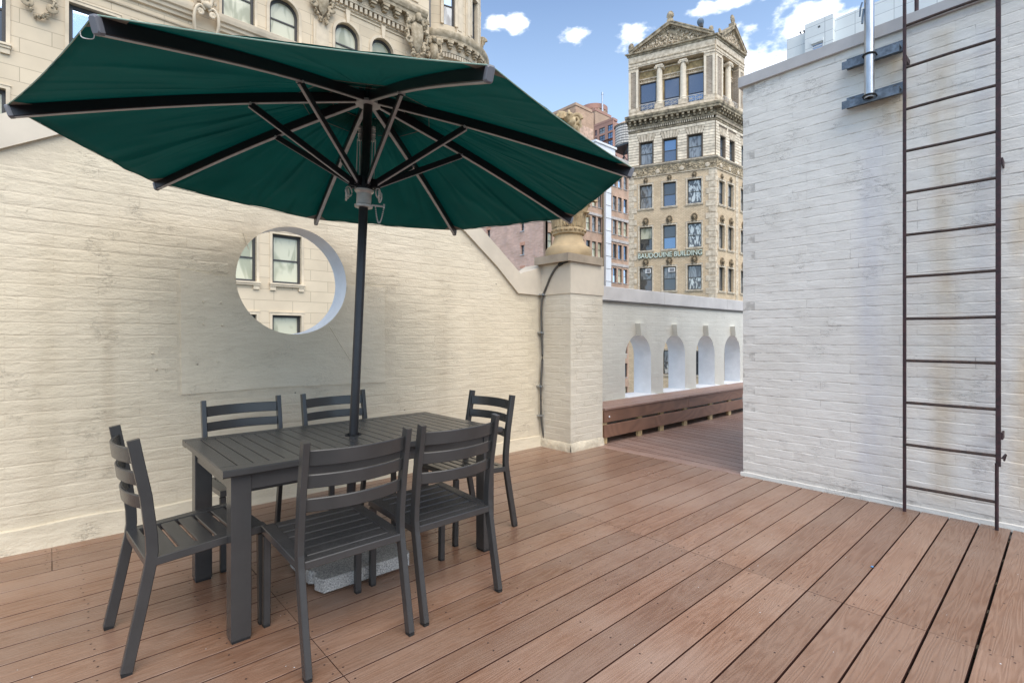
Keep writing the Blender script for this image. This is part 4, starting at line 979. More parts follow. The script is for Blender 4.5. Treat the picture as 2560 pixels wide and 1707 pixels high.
# canopy: eight gores, hollowed between the ribs
def canopy(r_in, rim_drop, lift, M_, name, sag=.014, rows_=24, cols=20, r_out=RR + .012):
    g = G(); v = []; f = []
    for k in range(8):
        a0, a1 = PH + k * pi / 4, PH + (k + 1) * pi / 4; base = len(v)
        for i in range(rows_ + 1):
            t_ = i / rows_; r = r_in + (r_out - r_in) * t_; tt = (r - .06) / (RR - .06)
            p0_, p1_ = rot(a0, r, ribz(tt) + .019 + lift), rot(a1, r, ribz(tt) + .019 + lift)
            for j in range(cols + 1):
                s_ = j / cols; p = p0_.lerp(p1_, s_); hgt = 4 * s_ * (1 - s_)
                ins = -.006 * hgt * t_ ** 3                     # edge drawn in between tips
                mid = rot((a0 + a1) / 2, 1, 0)
                wr = noise.noise(Vector((p.x * 2.2 + k * 7, p.y * 2.2, k * 3.1))) * .016 + noise.noise(Vector((s_ * 9 + k * 5, t_ * 1.1, k))) * .012 * min(1, hgt * 2.5)
                # tension folds fanning from the rib ends
                fold = (.013 * (abs(sin(s_ * 8.5 + 1.3 * t_ * t_ + k * 1.7)) ** .55 - .7) + .006 * (abs(sin(s_ * 17 - 2 * t_ + k)) ** .6 - .7)) * hgt * (t_ * (1.12 - t_)) * 2.4
                p = p + mid * ins + Vector((0, 0, -sag * hgt * t_ * (1.25 - .5 * t_) + (wr + fold) * hgt * .9))
                v.append(p)
        for i in range(rows_):
            for j in range(cols):
                q = base + i * (cols + 1) + j; f.append((q, q + cols + 1, q + cols + 2, q + 1))
    g.add(v, f); return g
g = canopy(.20, 0, 0, UM, 'canopy'); me = mesh('canopy', g, M_can, smooth=60); can = put('canopy', me, um, UM)
md = can.modifiers.new('cloth_thickness', 'SOLIDIFY'); md.thickness = .0016; md.offset = 1
g = canopy(.0, 0, .05, UM, 'vent', sag=.012, rows_=5, cols=6, r_out=.36); me = mesh('vent_cap', g, M_can, smooth=60); o = put('vent_cap', me, um, UM)
md = o.modifiers.new('cloth_thickness', 'SOLIDIFY'); md.thickness = .0016; md.offset = 1
hem = G(); hem2 = G()
for k in range(8):
    a0, a1 = PH + k * pi / 4, PH + (k + 1) * pi / 4
    for r, gg, th in ((RR + .013, hem, .0022), (.36, hem2, .0018), (.21, hem2, .0018)):
        pts = []
        for j in range(11):
            s_ = j / 10; tt = (r - .06) / (RR - .06); hgt = 4 * s_ * (1 - s_); t_ = (r - .2) / (RR - .19)
            p = rot(a0, r, ribz(tt) + .019).lerp(rot(a1, r, ribz(tt) + .019), s_); mid = rot((a0 + a1) / 2, 1, 0)
            if r > 1: p = p + mid * (-.006 * hgt) + Vector((0, 0, -.014 * hgt * .75))
            else: p = p + Vector((0, 0, -.004 - .012 * hgt * max(t_, 0)))
            pts.append(p)
        gg.tube(pts, th, 5)
part('hem', hem, M_hem, um, UM, smooth=60); part('vent_seam', hem2, M_patch, um, UM, smooth=60)
for k in range(8):
    a = PH + k * pi / 4; z = ribz(1) + .0135; g = G()
    for s_ in (-1, 1):
        tn = rot(a + s_ * (pi / 2 + pi / 8), 1, 0); e = rot(a, RR + .008, z)
        g.add([e, e + tn * .085 + Vector((0, 0, -.003)), e - rot(a, 1, -.3) * .085 + Vector((0, 0, 0)), e + Vector((0, 0, .002))], [(0, 1, 2)])
    part('rib_pocket', g, M_patch, um, UM)
g = G(); a = PH + 7 * pi / 4 - .07; e = rot(a, RR - .02, ribz(1) + .0)
g.tube(smoothpath([e, e + Vector((.003, .002, -.014)), e + rot(a + 2, .018, -.020), e + rot(a + 2.4, .03, -.012), e + rot(a + 2.2, .034, .002)], 4), .0014, 5); part('tie_cord', g, M_rope, um, UM)
# granite weight
gb = thing('granite_umbrella_base', (1.215, 2.67, 0), 'speckled grey granite slab weighing the umbrella down under the table', 'umbrella base')
poly = [(.985, 2.455), (1.455, 2.445), (1.470, 2.470), (1.470, 2.86), (1.44, 2.89), (.99, 2.895), (.965, 2.87), (.965, 2.60), (.985, 2.585), (.985, 2.535), (.965, 2.52)]
g = G(); g.prism_xy(poly, .016, .082); part('slab', g, M_granite, gb, I4)
g = G(); g.box(1.02, 1.42, 2.49, 2.85, 0, .016); part('base_plate', g, M_foot, gb, I4)
g = G(); g.lathe([(.026, .082), (.040, .082), (.040, .20), (.026, .205)], 24, (1.219, 2.694, 0)); part('socket', g, M_pole, gb, I4, smooth=40)

# ================================================================== BUILDINGS: window maker
WCACHE = {}
def window(parent, M, w, h, fr=.09, pane='dark', depth=.16, mid=.5, sill=None, arch=False, framemat=None, mull=0, name='window'):
    """a double-hung sash window set into an opening whose lower left corner is M's origin; children: pane (two)"""
    fm_ = framemat or M_frame; key = (round(w, 3), round(h, 3), fr, depth, mid, arch, fm_.name, mull)
    if key not in WCACHE:
        g = G(); y0, y1 = depth, depth + .08
        if arch:
            outer = archpoly(0, w, 0, h, 14); inner = archpoly(fr, w - fr, fr, h - fr, 14); g.plate(outer, [inner], y0, y1)
        else:
            g.plate([(0, 0), (w, 0), (w, h), (0, h)], [[(fr, fr), (w - fr, fr), (w - fr, h - fr), (fr, h - fr)]], y0, y1)
        mz = h * mid; g.box(fr, w - fr, y0 + .01, y1 + .01, mz - .03, mz + .03)
        for q in range(mull): x = fr + (w - 2 * fr) * (q + 1) / (mull + 1); g.box(x - .02, x + .02, y0 + .02, y1 + .01, fr, h - fr)
        fr_me = mesh('window', g, fm_)
        g = G(); g.box(fr, w - fr, y1 - .03, y1 - .01, fr, mz - .03); pb = mesh('pane', g, G_dark)
        g = G()
        if arch: g.plate([p for p in archpoly(fr, w - fr, mz + .03, h - fr, 14)], [], y1 - .01, y1 + .01)
        else: g.box(fr, w - fr, y1 - .01, y1 + .01, mz + .03, h - fr)
        pt = mesh('pane', g, G_dark); WCACHE[key] = (fr_me, pb, pt, {})
    fr_me, pb, pt, cache = WCACHE[key]
    o = put(name, fr_me, parent, M)
    pmats = {'dark': G_dark, 'cream': G_cream, 'sky': G_sky, 'wavy': G_wavy, 'curt': G_curt, 'blue': G_blue, 'slate': G_slate}
    a = pane if isinstance(pane, (list, tuple)) else (pane, pane)
    for i, (base, pk_) in enumerate(((pb, a[0]), (pt, a[1]))):
        if (i, pk_) not in cache:
            m2 = base.copy(); m2.materials.clear(); m2.materials.append(pmats[pk_]); m2.name = 'pane'; cache[(i, pk_)] = m2
        put('pane', cache[(i, pk_)], o, M)
    if sill:
        put('sill', sill, o, M)
    return o
def sill_mesh(w, over=.13, hgt=.14, proj=.16, mt=M_limep, br=True):
    g = G(); g.box(-over, w + over, -proj, .02, -hgt * .45, -.0); g.box(-over + .02, w + over - .02, -proj * .75, .0, -hgt, -hgt * .45)
    if br:
        for x in (-over + .03, w + over - .26): g.box(x, x + .22, -proj * .5, 0, -hgt - .16, -hgt)
    return mesh('sill', g, mt)
def surround(w, h, t=.10, mt=M_limep, y=-.03):
    g = G(); g.plate([(-t, 0), (w + t, 0), (w + t, h + t), (-t, h + t)], [[(0, -.0001), (w, -.0001), (w, h), (0, h)]] if False else [], y, .0) if False else None
    g = G(); g.box(-t, 0, y, .0, 0, h); g.box(w, w + t, y, .0, 0, h); g.box(-t, w + t, y, 0, h, h + t); g.box(-t - .02, w + t + .02, y - .02, 0, h + t, h + t + .035)
    return mesh('surround', g, mt)

def ornament(seed, w, h, shield=True, n=60, mt=M_limed, depth=.35):
    """carved cartouche: bowed shield in a wreath of scrolls and lumps"""
    random.seed(seed); g = G()
    if shield:
        pts = [(0, .5), (.30, .46), (.36, .25), (.33, -.05), (.22, -.30), (0, -.46), (-.22, -.30), (-.33, -.05), (-.36, .25), (-.30, .46)]
        nb_ = len(pts); v = [(0, -depth * .75, 0)] + [(x * w * .62, -depth * .55, z * h * .62) for x, z in pts] + [(x * w * .78, -depth * .3, z * h * .75) for x, z in pts]
        f = [(0, 1 + i, 1 + (i + 1) % nb_) for i in range(nb_)] + [(1 + i, 1 + nb_ + i, 1 + nb_ + (i + 1) % nb_, 1 + (i + 1) % nb_) for i in range(nb_)]
        g.add(v, f)
    for s_ in (-1, 1):
        spiral((s_ * w * .30, -depth * .5, h * .40), w * .17, (s_, 0, 0), (0, 0, 1), g=g, th=w * .07, w=depth * .5)
        spiral((s_ * w * .36, -depth * .4, -h * .12), w * .13, (s_, 0, 0), (0, 0, -1), g=g, th=w * .06, w=depth * .45)
        g.sweep([(s_ * w * .42, -depth * .35, h * .35), (s_ * w * .47, -depth * .4, h * .12), (s_ * w * .38, -depth * .4, -h * .1)], rect(w * .07, depth * .4, .01), (0, -1, 0))
    g.blob((0, -depth * .6, h * .45), (w * .16, depth * .5, h * .12), .15, 8, 6)
    for i in range(n):
        a = random.uniform(0, 2 * pi); rr = random.uniform(.40, .52)
        x = rr * w * cos(a); z = rr * h * sin(a)
        if z < -h * .15: x *= .75
        s_ = random.uniform(.5, 1) * w * .085
        g.blob((x, -random.uniform(.1, .5) * depth, z), (s_, s_ * 1.2, s_ * 1.3), .3, 6, 5)
    random.seed(seed + 100)
    return mesh('cartouche', g, mt, 50)

# ================================================================== LIMESTONE BUILDING ACROSS THE STREET
YB = 22.0
lb = thing('limestone_building', (6.0, YB, -30), 'cream limestone building behind the umbrella, with carved ornament, arched windows and rounded corner', 'building')
LM = T(0, YB, 0)
XE = 14.25
# openings: (x0, x1, z0, z1, arch, pane, sill)
ops = []
cols_rect = [(-2.23, -1.05), (.41, 1.65), (2.15, 3.30), (3.75, 4.9), (4.92, 6.09), (6.69, 7.85), (9.2, 10.36), (11.0, 12.16)]
def addop(*a): ops.append(a)
for zt in (5.51, 2.17, -1.2, -4.55, -7.9, -11.25):
    for a, b_ in ((-2.3, -1.05), (.2, 1.4), (2.3, 3.5), (4.91, 6.09), (6.69, 7.86), (9.5, 10.7), (11.3, 12.5)):
        addop(a, b_, zt - 2.03, zt, False, 'cream', True)
for a, b_ in ((-2.3, -1.05), (.2, 1.4), (2.3, 3.5), (4.91, 6.09), (6.69, 7.86), (9.5, 10.7), (11.3, 12.5)):
    addop(a, b_, 6.82, 8.88, False, 'cream', True)
addop(-2.3, -1.05, 10.25, 12.6, False, ('dark', 'sky'), True)
addop(.41, 1.66, 10.1, 12.22, False, 'sky', True)
addop(2.15, 3.40, 10.1, 12.22, False, 'sky', True)
addop(4.85, 6.02, 13.60, 15.9, False, ('cream', 'cream'), False)
addop(6.58, 7.74, 13.60, 15.32, True, ('cream', 'cream'), False)
addop(9.32, 10.47, 13.60, 15.43, True, 'cream', False)
addop(11.09, 12.21, 13.60, 15.43, True, 'cream', False)
for a, b_ in ((4.85, 6.02), (6.6, 7.8), (9.3, 10.5), (11.3, 12.4)): addop(a, b_, 10.1, 12.22, False, 'cream', True)
for a, b_ in ((4.9, 6.1), (7.0, 8.2), (9.3, 10.5), (11.75, 12.75)): addop(a, b_, 17.95, 20.2, False, 'dark', False)
holes = [archpoly(a, b_, z0, z1, 14) if ar else [(a, z0), (b_, z0), (b_, z1), (a, z1)] for a, b_, z0, z1, ar, pn, si in ops]
g = G(); g.plate([(-5, -30), (XE, -30), (XE, 24), (-5, 24)], holes, 0, .45); part('wall', g, M_lime, lb, LM)
g = G(); g.box(-5, 18, .8, 11, -30, 24); g2 = part('inner_block', g, M_roofgrey, lb, LM)
sc = {}; sr_ = {}
for a, b_, z0, z1, ar, pn, si in ops:
    w_, h_ = round(b_ - a, 3), round(z1 - z0, 3)
    if si and w_ not in sc: sc[w_] = sill_mesh(w_)
    wo = window(lb, LM @ T(a, 0, z0), w_, h_, .10, pn, .16, .48, sc[w_] if si else None, ar)
    if not ar:
        if (w_, h_) not in sr_: sr_[(w_, h_)] = surround(w_, h_)
        put('surround', sr_[(w_, h_)], wo, LM @ T(a, 0, z0))
    else:
        c = w_ / 2; r = w_ / 2; g = G(); n = 16; outer = [(c + (r + .12) * cos(pi * i / n), h_ - r + (r + .12) * sin(pi * i / n)) for i in range(n + 1)]
        inner = [(c + r * cos(pi * i / n), h_ - r + r * sin(pi * i / n)) for i in range(n + 1)]
        v = []; 
        for p, q in zip(outer, inner): v += [(p[0], -.05, p[1]), (q[0], -.05, q[1]), (p[0], .0, p[1]), (q[0], .02, q[1])]
        f = []
        for i in range(n): o_ = i * 4; f += [(o_, o_ + 1, o_ + 5, o_ + 4), (o_ + 2, o_, o_ + 4, o_ + 6), (o_ + 1, o_ + 3, o_ + 7, o_ + 5)]
        g.add(v, f); g.box(-.12, 0, -.05, 0, 0, h_ - r); g.box(w_, w_ + .12, -.05, 0, 0, h_ - r)
        part('archivolt', g, M_limep, wo, LM @ T(a, 0, z0))
        g = G(); g.plate([(c - .06, h_ - .02), (c + .06, h_ - .02), (c + .11, h_ + .58), (c - .11, h_ + .58)], [], -.11, 0); part('keystone', g, M_limep, wo, LM @ T(a, 0, z0))
# belt course
def mould(prof, x0, x1, parent=lb, mt=M_limep, M=LM, name='moulding'):
    """prof: list of (projection, z) read upwards, run along x"""
    g = G(); n = len(prof); v = [(x0, -p, z) for p, z in prof] + [(x1, -p, z) for p, z in prof]
    f = [(i, i + n, i + n + 1, i + 1) for i in range(n - 1)] + [tuple(range(n))[::-1], tuple(range(n, 2 * n))]
    g.add(v, f); return part(name, g, mt, parent, M)
belt = [(0, 12.98), (.10, 13.0), (.12, 13.10), (.20, 13.14), (.22, 13.24), (.30, 13.28), (.34, 13.40), (.36, 13.52), (.30, 13.56), (0, 13.58)]
mould(belt, -5, 3.86, name='belt_course'); mould(belt, 4.66, 8.3, name='belt_course'); mould(belt, 8.3, XE, name='belt_course')
mould([(0, 12.67), (.05, 12.68), (.07, 12.72), (0, 12.74)], -5, 14.2, name='string_course')
mould([(0, 15.90), (.05, 15.91), (.05, 15.95), (0, 15.96)], 8.9, 12.8, name='string_course')
# dentil cornice
mould([(0, 16.05), (.06, 16.06), (.08, 16.12)], 8.2, 12.9, name='cornice'); 
g = G(); x = 8.3
while x < 12.8: g.box(x, x + .13, -.20, 0, 16.12, 16.34); x += .235
o = part('dentil', g, M_limep, lb, LM)
mould([(0, 16.36), (.22, 16.36), (.24, 16.44), (.26, 16.46), (.26, 16.50)], 8.2, 14.0, name='cornice')
for i, x in enumerate([8.5 + .615 * i for i in range(8)]):
    g = G(); g.box(-.17, .17, -.55, -.24, .10, .24); g.box(-.13, .13, -.50, -.2, -.02, .10); g.box(-.10, .10, -.42, 0, -.12, 0); part('modillion', g, M_limed, lb, LM @ T(x, 0, 16.62))
crn = [(.2, 16.86), (.56, 16.86), (.58, 16.98), (.64, 17.02), (.70, 17.14), (.72, 17.26), (.70, 17.32), (0, 17.42)]
mould(crn, -5, 13.75, mt=M_limed, name='cornice'); mould([(0, 16.50), (.22, 16.50), (.24, 16.86), (0, 16.86)], 8.2, 13.8, mt=M_limep, name='cornice')
# pilaster strips
for x0, x1, z0, z1 in ((8.35, 9.02, 13.6, 15.0), (3.9, 4.55, 13.6, 16), (12.9, 13.75, 13.6, 15.3)):
    g = G(); g.box(x0, x1, -.07, 0, z0, z1); g.box(x0 + .1, x1 - .1, -.095, -.07, z0 + .2, z1 - .1); part('pilaster', g, M_limep, lb, LM)
for x0, x1, z0, z1 in ((8.5, 9.0, 18.0, 20.5), (13.1, 13.6, 18.0, 20.5), (10.7, 11.5, 18.1, 20.4)):
    g = G(); g.plate([(x0, z0), (x1, z0), (x1, z1), (x0, z1)], [[(x0 + .09, z0 + .09), (x1 - .09, z0 + .09), (x1 - .09, z1 - .09), (x0 + .09, z1 - .09)]], -.05, 0); part('panel_moulding', g, M_limep, lb, LM)
put('cartouche', ornament(1, 1.0, 1.9), lb, LM @ T(8.72, -.05, 15.85)); put('cartouche', ornament(2, 1.25, 2.1, n=80), lb, LM @ T(13.28, -.35, 15.95))
put('cartouche', ornament(4, .85, 1.3), lb, T(14.42, 22.15 - .28, 15.75) @ Matrix.Rotation(radians(-20), 4, 'Z'))
put('cartouche', ornament(5, .75, 1.1, shield=False, n=55), lb, LM @ T(-.28, -.03, 11.85))
g = G(); random.seed(9)
for s_ in (-1, 1):
    g.sweep(smoothpath([(s_ * .06, -.38, .25), (s_ * .22, -.42, .35), (s_ * .36, -.42, .15), (s_ * .40, -.38, -.2), (s_ * .34, -.25, -.55)]), rect(.10, .14, .03), (0, -1, 0))
    spiral((s_ * .20, -.42, .12), .10, (s_, 0, 0), (0, 0, 1), g=g, th=.05, w=.12)
    g.sweep(smoothpath([(s_ * .10, -.40, .4), (s_ * .20, -.38, .8), (s_ * .26, -.3, 1.3), (s_ * .30, -.25, 2.2)]), rect(.12, .10, .03), (0, -1, 0))
g.blob((0, -.45, .42), (.16, .12, .14), .1, 8, 6); g.blob((0, -.35, .95), (.14, .14, .4), .1, 8, 6)
for i in range(16): g.blob((random.uniform(-.3, .3), -.36, random.uniform(.3, .9)), (.07, .06, .1), .3)
part('bracket_ornament', g, M_limep, lb, LM @ T(4.26, 0, 13.15), smooth=50)
# rounded corner bay
TCX, TCY, TR = 16.45, 24.95, 2.66
TM = T(TCX, TCY, 0)
def ring(prof, a0=radians(178), a1=radians(385), n=56, mt=M_limep, name='bay_moulding'):
    g = G(); g.lathe(prof, n, (0, 0, 0), a0=a0, a1=a1); return part(name, g, mt, lb, TM, smooth=35)
wa = [(-112, -98), (-72, -58), (-32, -18)]        # window centres by angle span, degrees
g = G(); zs = [-30, 13.6, 15.3, 17.95, 20.2, 24]; segs = 72; v = []; f = []
angs = sorted(set([180 + i * 205 / segs for i in range(segs + 1)] + [360 + a for p in wa for a in p]))
for z in zs:
    for a in angs: v.append((TR * cos(radians(a)), TR * sin(radians(a)), z))
na = len(angs)
for i in range(len(zs) - 1):
    for j in range(na - 1):
        am_ = (angs[j] + angs[j + 1]) / 2 - 360
        if i in (1, 3) and any(p < am_ < q for p, q in wa): continue
        f.append((i * na + j, i * na + j + 1, (i + 1) * na + j + 1, (i + 1) * na + j))
g.add(v, f); part('bay_wall', g, M_lime, lb, TM, smooth=35)
for a0_, a1_ in wa:
    am_ = radians((a0_ + a1_) / 2); wdt = 2 * TR * sin(radians((a1_ - a0_) / 2)); u = Vector((-sin(am_), cos(am_), 0))
    for z0, z1 in ((13.6, 15.3), (17.95, 20.2)):
        cpos = Vector((TCX + TR * cos(am_), TCY + TR * sin(am_), z0)) - u * wdt / 2
        window(lb, face_m(cpos, u), round(wdt, 3), z1 - z0, .09, ('curt', 'blue'), .14, .5)
        g = G(); g.box(-.16, 0, -.07, .3, 0, z1 - z0); g.box(wdt, wdt + .16, -.07, .3, 0, z1 - z0); g.box(-.16, wdt + .16, -.09, .3, z1 - z0, z1 - z0 + .18); part('surround', g, M_limep, lb, face_m(cpos, u))
ring([(TR, 12.98), (TR + .1, 13.0), (TR + .15, 13.12), (TR + .3, 13.28), (TR + .36, 13.5), (TR, 13.58)], name='belt_course')
ring([(TR, 16.05), (TR + .08, 16.12), (TR + .05, 16.12)], name='cornice'); ring([(TR, 16.36), (TR + .22, 16.36), (TR + .26, 16.5), (TR + .22, 16.5), (TR + .24, 16.86)], name='cornice')
ring([(TR + .2, 16.86), (TR + .48, 16.86), (TR + .50, 16.98), (TR + .54, 17.02), (TR + .58, 17.14), (TR + .60, 17.26), (TR + .58, 17.32), (TR, 17.42)], mt=M_limed, name='cornice')
g = G()
for i in range(60):
    a = radians(190 + i * 3.2); R_ = Matrix.Rotation(a, 4, 'Z'); bx = G().box(TR - .02, TR + .2, -.06, .06, 16.12, 16.34); g.add([R_ @ Vector(p) for p in bx.v], bx.f)
part('dentil', g, M_limep, lb, TM)
for i in range(16):
    a = radians(222 + i * 10.5); g = G(); g.box(-.16, .16, -.40, -.12, .10, .24); g.box(-.12, .12, -.36, -.1, -.02, .10); g.box(-.09, .09, -.3, .1, -.12, 0)
    part('modillion', g, M_limed, lb, TM @ Matrix.Rotation(a, 4, 'Z') @ Matrix.Rotation(pi / 2, 4, 'Z') @ T(0, -TR - .12, 16.62))
for a in (-92, -78, -50, -38, -12, 0):
    R_ = TM @ Matrix.Rotation(radians(a), 4, 'Z'); g = G(); g.box(TR - .03, TR + .06, -.2, .2, 17.6, 24); g.box(TR + .06, TR + .09, -.12, .12, 17.8, 24); part('pilaster', g, M_limep, lb, R_)
g = G(); spiral((TR + .16, 0, 18.55), .2, (1, 0, 0), (0, 0, 1), g=g, th=.1, w=.3); g.sweep([(TR + .05, 0, 18.0), (TR + .2, 0, 18.3), (TR + .25, 0, 18.7)], rect(.3, .12, .02), (1, 0, 0)); part('scroll_bracket', g, M_limed, lb, TM @ Matrix.Rotation(radians(-38), 4, 'Z'), smooth=40)

# ================================================================== TOWER BUILDING WITH THE PEDIMENTS
C3 = Vector((44.574, 21.665, 0)); DL = Vector((-.375, .927, 0)).normalized(); DR = Vector((.999, -.047, 0)).normalized()
LWID, RWID = 7.85, 8.6
bb = thing('pediment_tower_building', (C3.x, C3.y, -30), 'buff brick corner tower building crowned by columns and pediments, between umbrella and white wall', 'building')
BL = face_m(C3 + DL * LWID, -DL); BR = face_m(C3, DR)
U = lambda u: LWID - u                                   # distance from the corner -> local x of the left face
def rect_h(a, b_, z0, z1): return [(a, z0), (b_, z0), (b_, z1), (a, z1)]
Lcols = [(5.60, 6.80), (3.42, 4.60), (1.17, 2.40)]; Rcols = [(.62, 1.66), (2.28, 3.32), (4.72, 5.76), (6.6, 7.5)]
Lw = []; Rw = []
for i, zt in enumerate((15.84, 11.80, 7.90, 3.95, 0.0, -3.95, -7.9, -11.9)):
    for j, (a, b_) in enumerate(Lcols): Lw.append((U(b_), U(a), zt - 2.27, zt, i, j))
    for j, (a, b_) in enumerate(Rcols): Rw.append((a, b_, zt - 2.42, zt - .22, i, j))
g = G(); g.plate([(0, -30), (LWID, -30), (LWID, 16.62), (0, 16.62)], [rect_h(*w_[:4]) for w_ in Lw], 0, .5); part('wall', g, M_bbrick, bb, BL)
g = G(); g.plate([(0.002, -30), (RWID, -30), (RWID, 16.62), (0.002, 16.62)], [rect_h(*w_[:4]) for w_ in Rw], 0, .5); part('wall', g, M_bbrick, bb, BR)
bk = C3 + DR * RWID + DL * LWID
inner = [C3 + DL * .7 + DR * 1.2, C3 + DR * (RWID - .1) + DL * .9, bk, C3 + DL * (LWID - .1) + DR * .9]
g = G(); g.prism_xy([(p.x, p.y) for p in inner], -30, 22.45); part('inner_block', g, M_roofgrey, bb, I4)
bk2 = C3 + DR * 5.3 + DL * LWID
inner2 = [C3 + DL * .9 + DR * 1.2, C3 + DR * 5.2 + DL * 1.1, bk2, C3 + DL * (LWID - .1) + DR * 1.1]
g = G(); g.prism_xy([(p.x, p.y) for p in inner2], 22.46, 28.6); part('belvedere_core', g, M_roofgrey, bb, I4)
bsill = {}
pan = {(0, 0): 'curt', (0, 1): ('slate', 'dark'), (0, 2): 'wavy', (1, 0): ('dark', 'cream'), (1, 1): ('blue', 'dark'), (1, 2): 'wavy', (2, 0): ('dark', 'curt'), (2, 1): ('dark', 'curt'), (2, 2): ('wavy', 'curt')}
bf = mat('bronze_green_frame', (0.075, 0.075, 0.065), 0.6)
mask_g = G(); random.seed(21)
mask_g.blob((0, -.12, .32), (.17, .16, .22), .05, 8, 7); mask_g.blob((0, -.27, .30), (.035, .05, .06), 0, 6, 4); mask_g.blob((0, -.22, .16), (.08, .08, .07), .1)
for i in range(14):
    a = pi * (-.15 + 1.3 * i / 13); mask_g.blob((.24 * cos(a), -.08, .34 + .30 * sin(a)), (.06, .07, .09), .3)
for s_ in (-1, 1): mask_g.blob((s_ * .09, -.20, .36), (.035, .03, .025), 0); mask_g.blob((s_ * .17, -.08, .02), (.07, .06, .10), .2)
mask_me = mesh('mask', mask_g, M_mask, 50)
for wins, MM, ww in ((Lw, BL, 'L'), (Rw, BR, 'R')):
    for a, b_, z0, z1, i, j in wins:
        w_, h_ = round(b_ - a, 3), round(z1 - z0, 3)
        if (w_, h_) not in bsill: bsill[(w_, h_)] = (sill_mesh(w_, .18, .16, .12, M_btrim, False), surround(w_, h_, .14, M_btrim, -.05))
        pn = pan.get((i, j), 'dark') if ww == 'L' else (('blue', 'sky') if i == 0 and j < 2 else 'curt')
        if ww == 'L' and i > 2: pn = ('wavy', 'curt') if j == 1 else 'dark'
        wo = window(bb, MM @ T(a, 0, z0), w_, h_, .085, pn, .20, .5, bsill[(w_, h_)][0], False, bf)
        put('surround', bsill[(w_, h_)][1], wo, MM @ T(a, 0, z0))
        if i in (0, 1, 2) : put('mask', mask_me, wo, MM @ T((a + b_) / 2, 0, z1 + (.18 if i else .16)) @ Matrix.Scale(1.0 if i else .72, 4))
# air conditioners in the lowest visible row
for u0, u1, lab in ((5.72, 6.22, 'white window air conditioner under the sign, in the left window of the pediment tower'), (3.5, 4.1, 'white window air conditioner under the sign, in the middle window of the pediment tower')):
    pp = BL @ Vector(((U(u0) + U(u1)) / 2, 0, 7.36))
    ac = thing('air_conditioner', tuple(pp), lab, 'air conditioner', 'air conditioners in the tower windows')
    part('casing', G().box(U(u1), U(u0), -.12, .3, 7.36, 7.76), M_ac, ac, BL)
    part('grille', G().box(U(u1) + .12, U(u0) - .06, -.128, -.12, 7.42, 7.70), M_grille, ac, BL)
# quoins at the corner and at the left end
for q in range(0, 44):
    z = 16.6 - (q + 1) * .57; w_ = .80 if q % 2 else .55
    put('quoin', mesh('quoin', G().cbox(LWID - w_, LWID + .02, -.04, 0.0, z + .02, z + .55, .012), M_btrim), bb, BL)
    put('quoin', mesh('quoin', G().cbox(.0, w_ * .55, -.04, 0, z + .02, z + .55, .012), M_btrim), bb, BR)
    if q < 24: put('quoin', mesh('quoin', G().cbox(0, w_, -.04, 0, z + .02, z + .55, .012), M_btrim), bb, BL); put('quoin', mesh('quoin', G().cbox(3.75, 4.25, -.04, 0, z + .02, z + .55, .012), M_btrim), bb, BR)
# frieze of carved foliage with discs
for MM, L_, nm in ((BL, LWID, 0), (BR, RWID, 1)):
    x0_ = 0 if nm == 0 else .03
    e_ = .06 if nm == 0 else 0
    part('frieze', G().box(x0_, L_ + e_ - (.0 if nm == 0 else 0), -.05, .5, 16.62, 17.52), M_bdirty, bb, MM)
    g = G(); random.seed(31 + nm)
    for i in range(int(L_ * 34)):
        g.blob((random.uniform(.1, L_ - .05), -.06, random.uniform(16.72, 17.42)), (random.uniform(.05, .11), .06, random.uniform(.04, .10)), .35, 6, 4)
    part('frieze_foliage', g, mat('frieze_carving', (.66, .53, .35), .85, col2=(.24, .19, .12), vscale=5, bump=.5, bscale=20) if nm == 0 else bpy.data.materials['frieze_carving'], bb, MM, smooth=50, kind='stuff')
    for u in ((7.29, 5.09, 2.89, .66) if nm == 0 else (.9, 2.5, 4.1, 5.7)):
        xx = U(u) if nm == 0 else u
        part('disc', G().lathe([(0, .05), (.12, .05), (.19, .03), (.21, 0), (.21, -.04)], 18), M_btrim, bb, MM @ T(xx, -.09, 16.98) @ Matrix.Rotation(pi / 2, 4, 'X'), smooth=40)
    mould([(0, 17.50), (.10, 17.51), (.14, 17.56), (.20, 17.60), (.22, 17.70), (0, 17.74)], x0_ - (0 if nm == 0 else .03), L_ + (.24 if nm == 0 else 0), bb, M_btrim, MM, 'string_course')
    mould([(0, 16.58), (.09, 16.59), (.10, 16.66), (0, 16.68)], x0_, L_ + (.1 if nm == 0 else 0), bb, M_btrim, MM, 'string_course')
